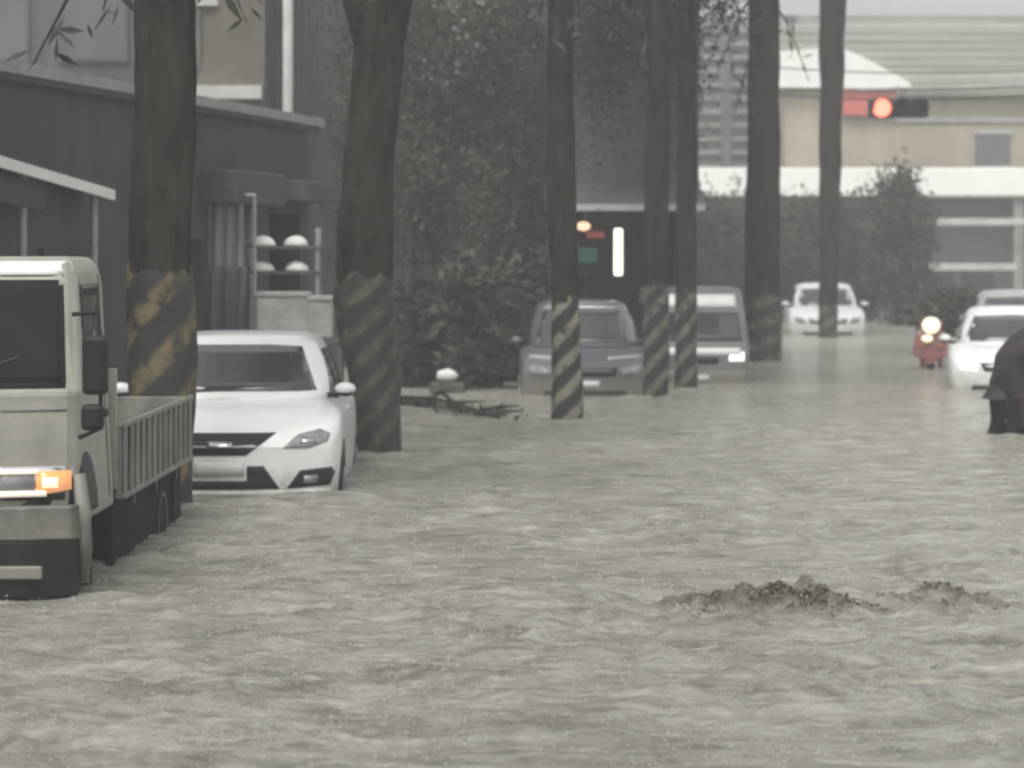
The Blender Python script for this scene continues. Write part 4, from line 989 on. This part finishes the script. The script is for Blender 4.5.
# white sack caught in the shrubs
pw = at(447, 376, 41.2); r = []
for i in range(11):
    ph = -math.pi/2+math.pi*i/10
    r.append([(.14*math.cos(ph)*math.cos(q*.3307)*(1+.15*noise.noise(Vector((q*.8,i*.5,1)))), .10*math.cos(ph)*math.sin(q*.3307), .09*math.sin(ph)*(1+.3*noise.noise(Vector((q*.5,i,4))))) for q in range(19)])
sk = MB().rings(r).build('white_sack', 'bundle_white', None, smooth=True); sk.location = pw
tag(sk, 'small white sack lodged on an upturned box in the shrubs right of the forked trunk', 'sack')
bx = MB().box(-.22,.22,-.18,.18,0,pw.z-.085-GZ).build('wooden_box', 'bark_pale', None, bevel=.02); bx.location = (pw.x, pw.y, GZ)
tag(bx, 'dark box standing in the water under the white sack', 'box')

# lit shop in the middle
D0 = 47.0; sA = at(566,0,D0).x; sB = at(652,0,53).x
ls = thing('lit_shop', 'small dark two storey shop with a glowing tube light behind the dark grey car', 'building', (sA, D0, GZ), -math.atan((sB-sA)/6.0)*0+ -math.radians(0))
wd = 1.75
zr = CAMZ+(HZ-200)*D0/F-GZ
MB().box(-.1,wd,3.0,6,0,zr-.02).build('back_wall', 'sign_brown', ls)
MB().box(-.15,0,0,6,0,zr-.02).build('side_wall', 'brown_wall', ls)
MB().box(wd,wd+.12,0,6,0,zr-.02).build('side_wall', 'dark_wall', ls)
MB().box(-.25,wd+.2,-.02,6,zr+.12,zr+6).build('upper_wall', 'grey_wall', ls)
slab(Vector((-.3,-.9,zr-.05)), Vector((wd+.25,-.9,zr-.16)), Vector((0,.9,.25)), .06).build('canopy', 'roof_metal', ls)
MB().box(-.29,wd+.24,-.93,-.905,zr-.17,zr-.07).build('canopy_edge', 'pale_beam', ls)
MB().box(.05,1.6,2.6,2.9,0,1.0).build('counter', 'dark_wall', ls)
MB().box(.69,.82,-.45,-.36,CAMZ+(HZ-276)*.01445-GZ,CAMZ+(HZ-228)*.01445-GZ).build('tube_light', 'lamp_tube', ls, bevel=.03)
MB().tube([(.755,-.405,CAMZ+(HZ-228)*.01445-GZ),(.755,-.405,zr-.03)], .012, 6).build('light_cord', 'black_plastic', ls)
MB().disc_y((.25,-.3,CAMZ+(HZ-226)*.0145-GZ), [(-.06,.05),(-.03,.085),(.03,.085),(.06,.05)], 16, 1.2, .8).build('warm_lamp', 'lamp_orange', ls, smooth=True)
MB().tube([(.25,-.3,CAMZ+(HZ-226)*.0145-GZ+.06),(.42,-.3,zr-.03)], .01, 6).build('lamp_cord', 'black_plastic', ls)
MB().box(.18,.46,-.05,0.02,CAMZ+(HZ-263)*.0145-GZ,CAMZ+(HZ-247)*.0145-GZ).build('green_sign', 'sign_green', ls, bevel=.01)
MB().box(.30,.56,-.10,-.06,CAMZ+(HZ-238)*.0145-GZ,CAMZ+(HZ-231)*.0145-GZ).build('red_sign', 'sign_red', ls, bevel=.01)
MB().box(-.25,wd+.2,-.06,-.022,zr+3.2,zr+3.3).build('ledge', 'grey_wall', ls)

# ------------------------------------------------------------------ far side of the junction
fd = 96.0
dep = thing('white_fascia_store', 'long low store under a bright white fascia across the far junction', 'building', (at(830,0,fd).x, fd, GZ))
fk = fd/F; ZZ = lambda py, k=fk: CAMZ+(HZ-py)*k-GZ
MB().box(-7.0,9.5,.6,10,0,ZZ(197)).build('wall', 'shutter', dep)
MB().box(-7.2,9.7,-.3,.3,ZZ(196),ZZ(168)).build('fascia', 'white_fascia', dep, bevel=.03)
MB().box(-7.2,9.7,.3,10,ZZ(172),ZZ(168.5)).build('roof', 'roof_metal', dep)
for px0, px1, py in ((912,1060,222),(922,1016,267)):
    MB().box((px0-830)*fk,(px1-830)*fk,-.15,.15,ZZ(py+3.5),ZZ(py-3.5)).build('cross_beam', 'pale_beam', dep, bevel=.02)
for px in (918,1018,1060): MB().box((px-830)*fk-.14,(px-830)*fk+.14,-.12,.12,0,ZZ(197)).build('post', 'pale_beam' if px > 1100 else 'concrete', dep)
for px in (700,760,820,880): MB().box((px-830)*fk-.14,(px-830)*fk+.14,.3,.596,0,ZZ(197)).build('pilaster', 'dark_wall', dep)
for px in (940,980): MB().box((px-830)*fk-.5,(px-830)*fk+.5,.52,.596,0.2,ZZ(272)).build('shutter_door', 'dark_opening', dep)

ed = 112.0; ek = ed/F; ZE = lambda py: CAMZ+(HZ-py)*ek-GZ
ap = thing('beige_house', 'beige house with a tiled roof and one dark window above the white fascia', 'building', (at(930,0,ed).x, ed, GZ))
MB().box(-4.8,5.2,0,9,0,ZE(92)).build('wall', 'beige_wall', ap)
m = MB(); pr = [(-.6,ZE(95)),(-.6,ZE(90)),(6.5,ZE(12)),(7.0,ZE(16)),(7.2,ZE(60))]
m.prism([(-.6,ZE(96)),(-.6,ZE(90)),(6.5,ZE(14)+.45),(9.4,ZE(40)),(9.4,ZE(96))], -5.0, 5.4); m.build('roof', 'roof_tile', ap)
for j in range(9):
    f = (j+.5)/9; y = -.6+7.1*f; z = ZE(90)+(ZE(14)+.45-ZE(90))*f
    MB().box(-5.0,5.4,y-.06,y+.06,z-.02,z+.075).build('tile_course', 'pale_beam' if j in (1,7) else 'roof_tile', ap)
f = MB().box((975-930)*ek-.08,(1010-930)*ek+.08,-.08,-.002,ZE(170),ZE(166)).box((975-930)*ek-.08,(1010-930)*ek+.08,-.08,-.002,ZE(134),ZE(131)).build('window', 'pale_beam', ap)
MB().box((975-930)*ek,(1010-930)*ek,-.04,-.002,ZE(166),ZE(134)).build('pane', 'shutter', f)
MB().box(-4.75,5.15,-.10,-.002,ZE(122),ZE(118)).build('ledge', 'pale_beam', ap)

gd = 104.0; gk = gd/F; ZG = lambda py: CAMZ+(HZ-py)*gk-GZ
gh = thing('gabled_house', 'house with a white sloping gable roof and an added board for the red lamp glow behind the traffic light', 'building', (at(845,0,gd).x, gd, GZ))
MB().box((785-845)*gk,(905-845)*gk-.3,0,5,0,ZG(90)).build('wall', 'beige_wall', gh)
m = MB(); q = [((775-845)*gk,ZG(88)),((912-845)*gk,ZG(90)),((906-845)*gk,ZG(82)),((862-845)*gk,ZG(58)),((838-845)*gk,ZG(48)),((775-845)*gk,ZG(52))]
n0 = 0
for y in (-.5, 5.2): m.v += [(x, y, z) for x, z in q]
kq = len(q); m.f = [tuple(range(kq)), tuple(range(kq, 2*kq))[::-1]]+[(i, kq+i, kq+(i+1) % kq, (i+1) % kq) for i in range(kq)]
m.build('gable_roof', 'white_trim', gh)
MB().box((842-845)*gk,(897-845)*gk,-.3,-.002,ZG(116),ZG(89)).build('glow_board', 'sign_red', gh, bevel=.02)  # red board added to paint the glow round the signal lamp

lv = thing('louvred_block', 'pale hazy building with horizontal louvres between the straight trunks', 'building', (at(745,0,118).x, 118, GZ)); lk = 118/F
MB().box((640-745)*lk,(835-745)*lk,0,8,0,10.8).build('wall', 'concrete', lv)
for j in range(13):
    z = 4.2+j*.5; MB().box((642-745)*lk,(833-745)*lk,-.35,-.002,z,z+.16).build('louvre', 'concrete', lv)
for px in (652,725,790): MB().box((px-745)*lk-.2,(px-745)*lk+.2,-.45,-.36,0,10.8).build('mullion', 'grey_wall', lv)

GF = 'dark trees in front of the white fascia store'
for i, (px, d, zc, r, lab, shp) in enumerate(((690,80,1.5,(1.5,1.2,1.9),'dark hazy tree behind the small pale van',None),(745,82,1.6,(1.6,1.2,1.9),'dark hazy tree behind the wide hazy trunk',None),
        (805,84,1.5,(1.6,1.3,1.8),'dark hazy tree behind the distant white car on its left',None),(862,83,1.5,(1.4,1.2,1.8),'dark hazy tree right of the distant white car',None),
        (899,78,1.75,(.85,.9,2.2),'dark green pointed tree below the traffic light',None))):
    garden_tree('far_tree', lab, px, d, zc, r, 9000, .085, ('leaf_deep','leaf','leaf_olive')[i % 3], 60+i, GF, .1, shp)
garden_tree('far_shrub', 'low yellowish shrub behind the red scooter', 952, 60, .5, (.75,.5,.65), 1600, .09, 'leaf_olive', 71, None, .03, None, 'shrub')

# traffic light on a mast arm reaching in from the right
td = 60.0; tk = td/F
tl = thing('traffic_light', 'horizontal traffic light glowing red on a mast arm at the upper right', 'traffic light', (at(1150,0,td).x, td, GZ))
bx0 = at(1150,0,td).x; X = lambda px: (px-512)*tk-bx0; Z = lambda py: CAMZ+(HZ-py)*tk-GZ
MB().tube([(0,0,0),(0,0,Z(70))], [.13,.09], 14).build('post', 'galvanised', tl, smooth=True)
MB().tube([(0,.12,Z(82)),(X(1000),.12,Z(86)),(X(858),.12,Z(90))], [.055,.045,.03], 10).build('mast_arm', 'galvanised', tl, smooth=True)
hs = MB().box(X(868),X(928),-.12,.09,Z(118),Z(98)).build('signal_housing', 'signal_black', tl, bevel=.05)
for i, (px, m_) in enumerate(((881,'lamp_red'),(900,'dark_opening'),(917,'dark_opening'))):
    c = (X(px), -.125, Z(108))
    MB().disc_y(c, [(-.06,.03),(-.045,.15),(.0,.17)], 22).build('signal_lens', m_, hs, smooth=True)
    m = MB(); n = 12                                                    # hood over each lens
    for y in (-.30, 0):
        for r_ in (.165,.18):
            for q in range(n+1): th = -.25+(math.pi+.5)*q/n; m.v.append((c[0]+r_*math.cos(th), c[1]+y, c[2]+r_*math.sin(th)))
    B = lambda a, b, q: (a*2+b)*(n+1)+q
    for q in range(n):
        m.f += [(B(0,0,q),B(0,0,q+1),B(1,0,q+1),B(1,0,q)),(B(0,1,q),B(1,1,q),B(1,1,q+1),B(0,1,q+1)),(B(0,0,q),B(0,1,q),B(0,1,q+1),B(0,0,q+1)),(B(1,0,q),B(1,0,q+1),B(1,1,q+1),B(1,1,q))]
    m.build('visor', 'signal_black', hs)
MB().box(X(898)-.03,X(898)+.03,.085,.16,Z(100),Z(86)).build('bracket', 'galvanised', tl)

for (y0, y1, d_, lab) in ((34,60,63,'upper overhead cable crossing in front of the tiled roof at upper right'),(64,84,63,'lower overhead cable crossing just above the traffic light')):
    a, b = at(560, y0, d_+14), at(1160, y1, d_); pts = []
    for i in range(25): f = i/24; p = a.lerp(b, f); p.z -= .55*4*f*(1-f); pts.append(p-a)
    cw = MB().tube(pts, .016, 6).build('overhead_cable', 'black_plastic', None); cw.location = a
    tag(cw, lab, 'cable', 'overhead cables')

# ------------------------------------------------------------------ wet air
hz = MB().box(-125,125,-14,255,GZ-1.4,14.5).build('haze', 'mud'); hz.data.materials.clear()
hm = bpy.data.materials.new('haze_air'); hm.use_nodes = True; nt = hm.node_tree
for n in list(nt.nodes):
    if n.type != 'OUTPUT_MATERIAL': nt.nodes.remove(n)
pv = nt.nodes.new('ShaderNodeVolumePrincipled'); pv.inputs['Color'].default_value = (.9,.9,.88,1); pv.inputs['Density'].default_value = .0033; pv.inputs['Anisotropy'].default_value = .1
nt.links.new(pv.outputs['Volume'], [n for n in nt.nodes if n.type == 'OUTPUT_MATERIAL'][0].inputs['Volume'])
hz.data.materials.append(hm); hz['kind'] = 'stuff'

# ------------------------------------------------------------------ sky, sun, camera
w = bpy.data.worlds.new('World'); S.world = w; w.use_nodes = True; nt = w.node_tree; bg = nt.nodes['Background']
sk = nt.nodes.new('ShaderNodeTexSky'); sk.sky_type = 'NISHITA'; sk.sun_disc = False
EL, AZ = math.radians(58), math.radians(200)
sk.sun_elevation = EL; sk.sun_rotation = AZ; sk.dust_density = 4; sk.air_density = 1.5
hs_ = nt.nodes.new('ShaderNodeHueSaturation'); hs_.inputs['Saturation'].default_value = .12
nt.links.new(sk.outputs[0], hs_.inputs['Color']); nt.links.new(hs_.outputs[0], bg.inputs[0]); bg.inputs[1].default_value = .14
sl = bpy.data.lights.new('sun', 'SUN'); sl.energy = 1.1; sl.angle = math.radians(25); sl.color = (1,.98,.94)
so = bpy.data.objects.new('sun', sl); C.objects.link(so)
dirv = Vector((math.sin(AZ)*math.cos(EL), math.cos(AZ)*math.cos(EL), math.sin(EL)))
so.rotation_euler = (-dirv).to_track_quat('-Z','Y').to_euler()
cam = bpy.data.cameras.new('camera'); co = bpy.data.objects.new('camera', cam); C.objects.link(co)
co.location = (0,0,CAMZ); co.rotation_euler = (math.radians(90),0,0)
cam.sensor_width = 36; cam.lens = 36*F/1024; cam.shift_y = -(384-HZ)/1024; cam.dof.use_dof = True; cam.dof.focus_distance = 17; cam.dof.aperture_fstop = 3.6; cam.clip_end = 600; cam.clip_start = .1
S.camera = co
S.view_settings.view_transform = 'Standard'; S.view_settings.look = 'None'; S.view_settings.gamma = 1; S.view_settings.exposure = .66
try:
    S.cycles.filter_width = 2.5
except Exception: pass
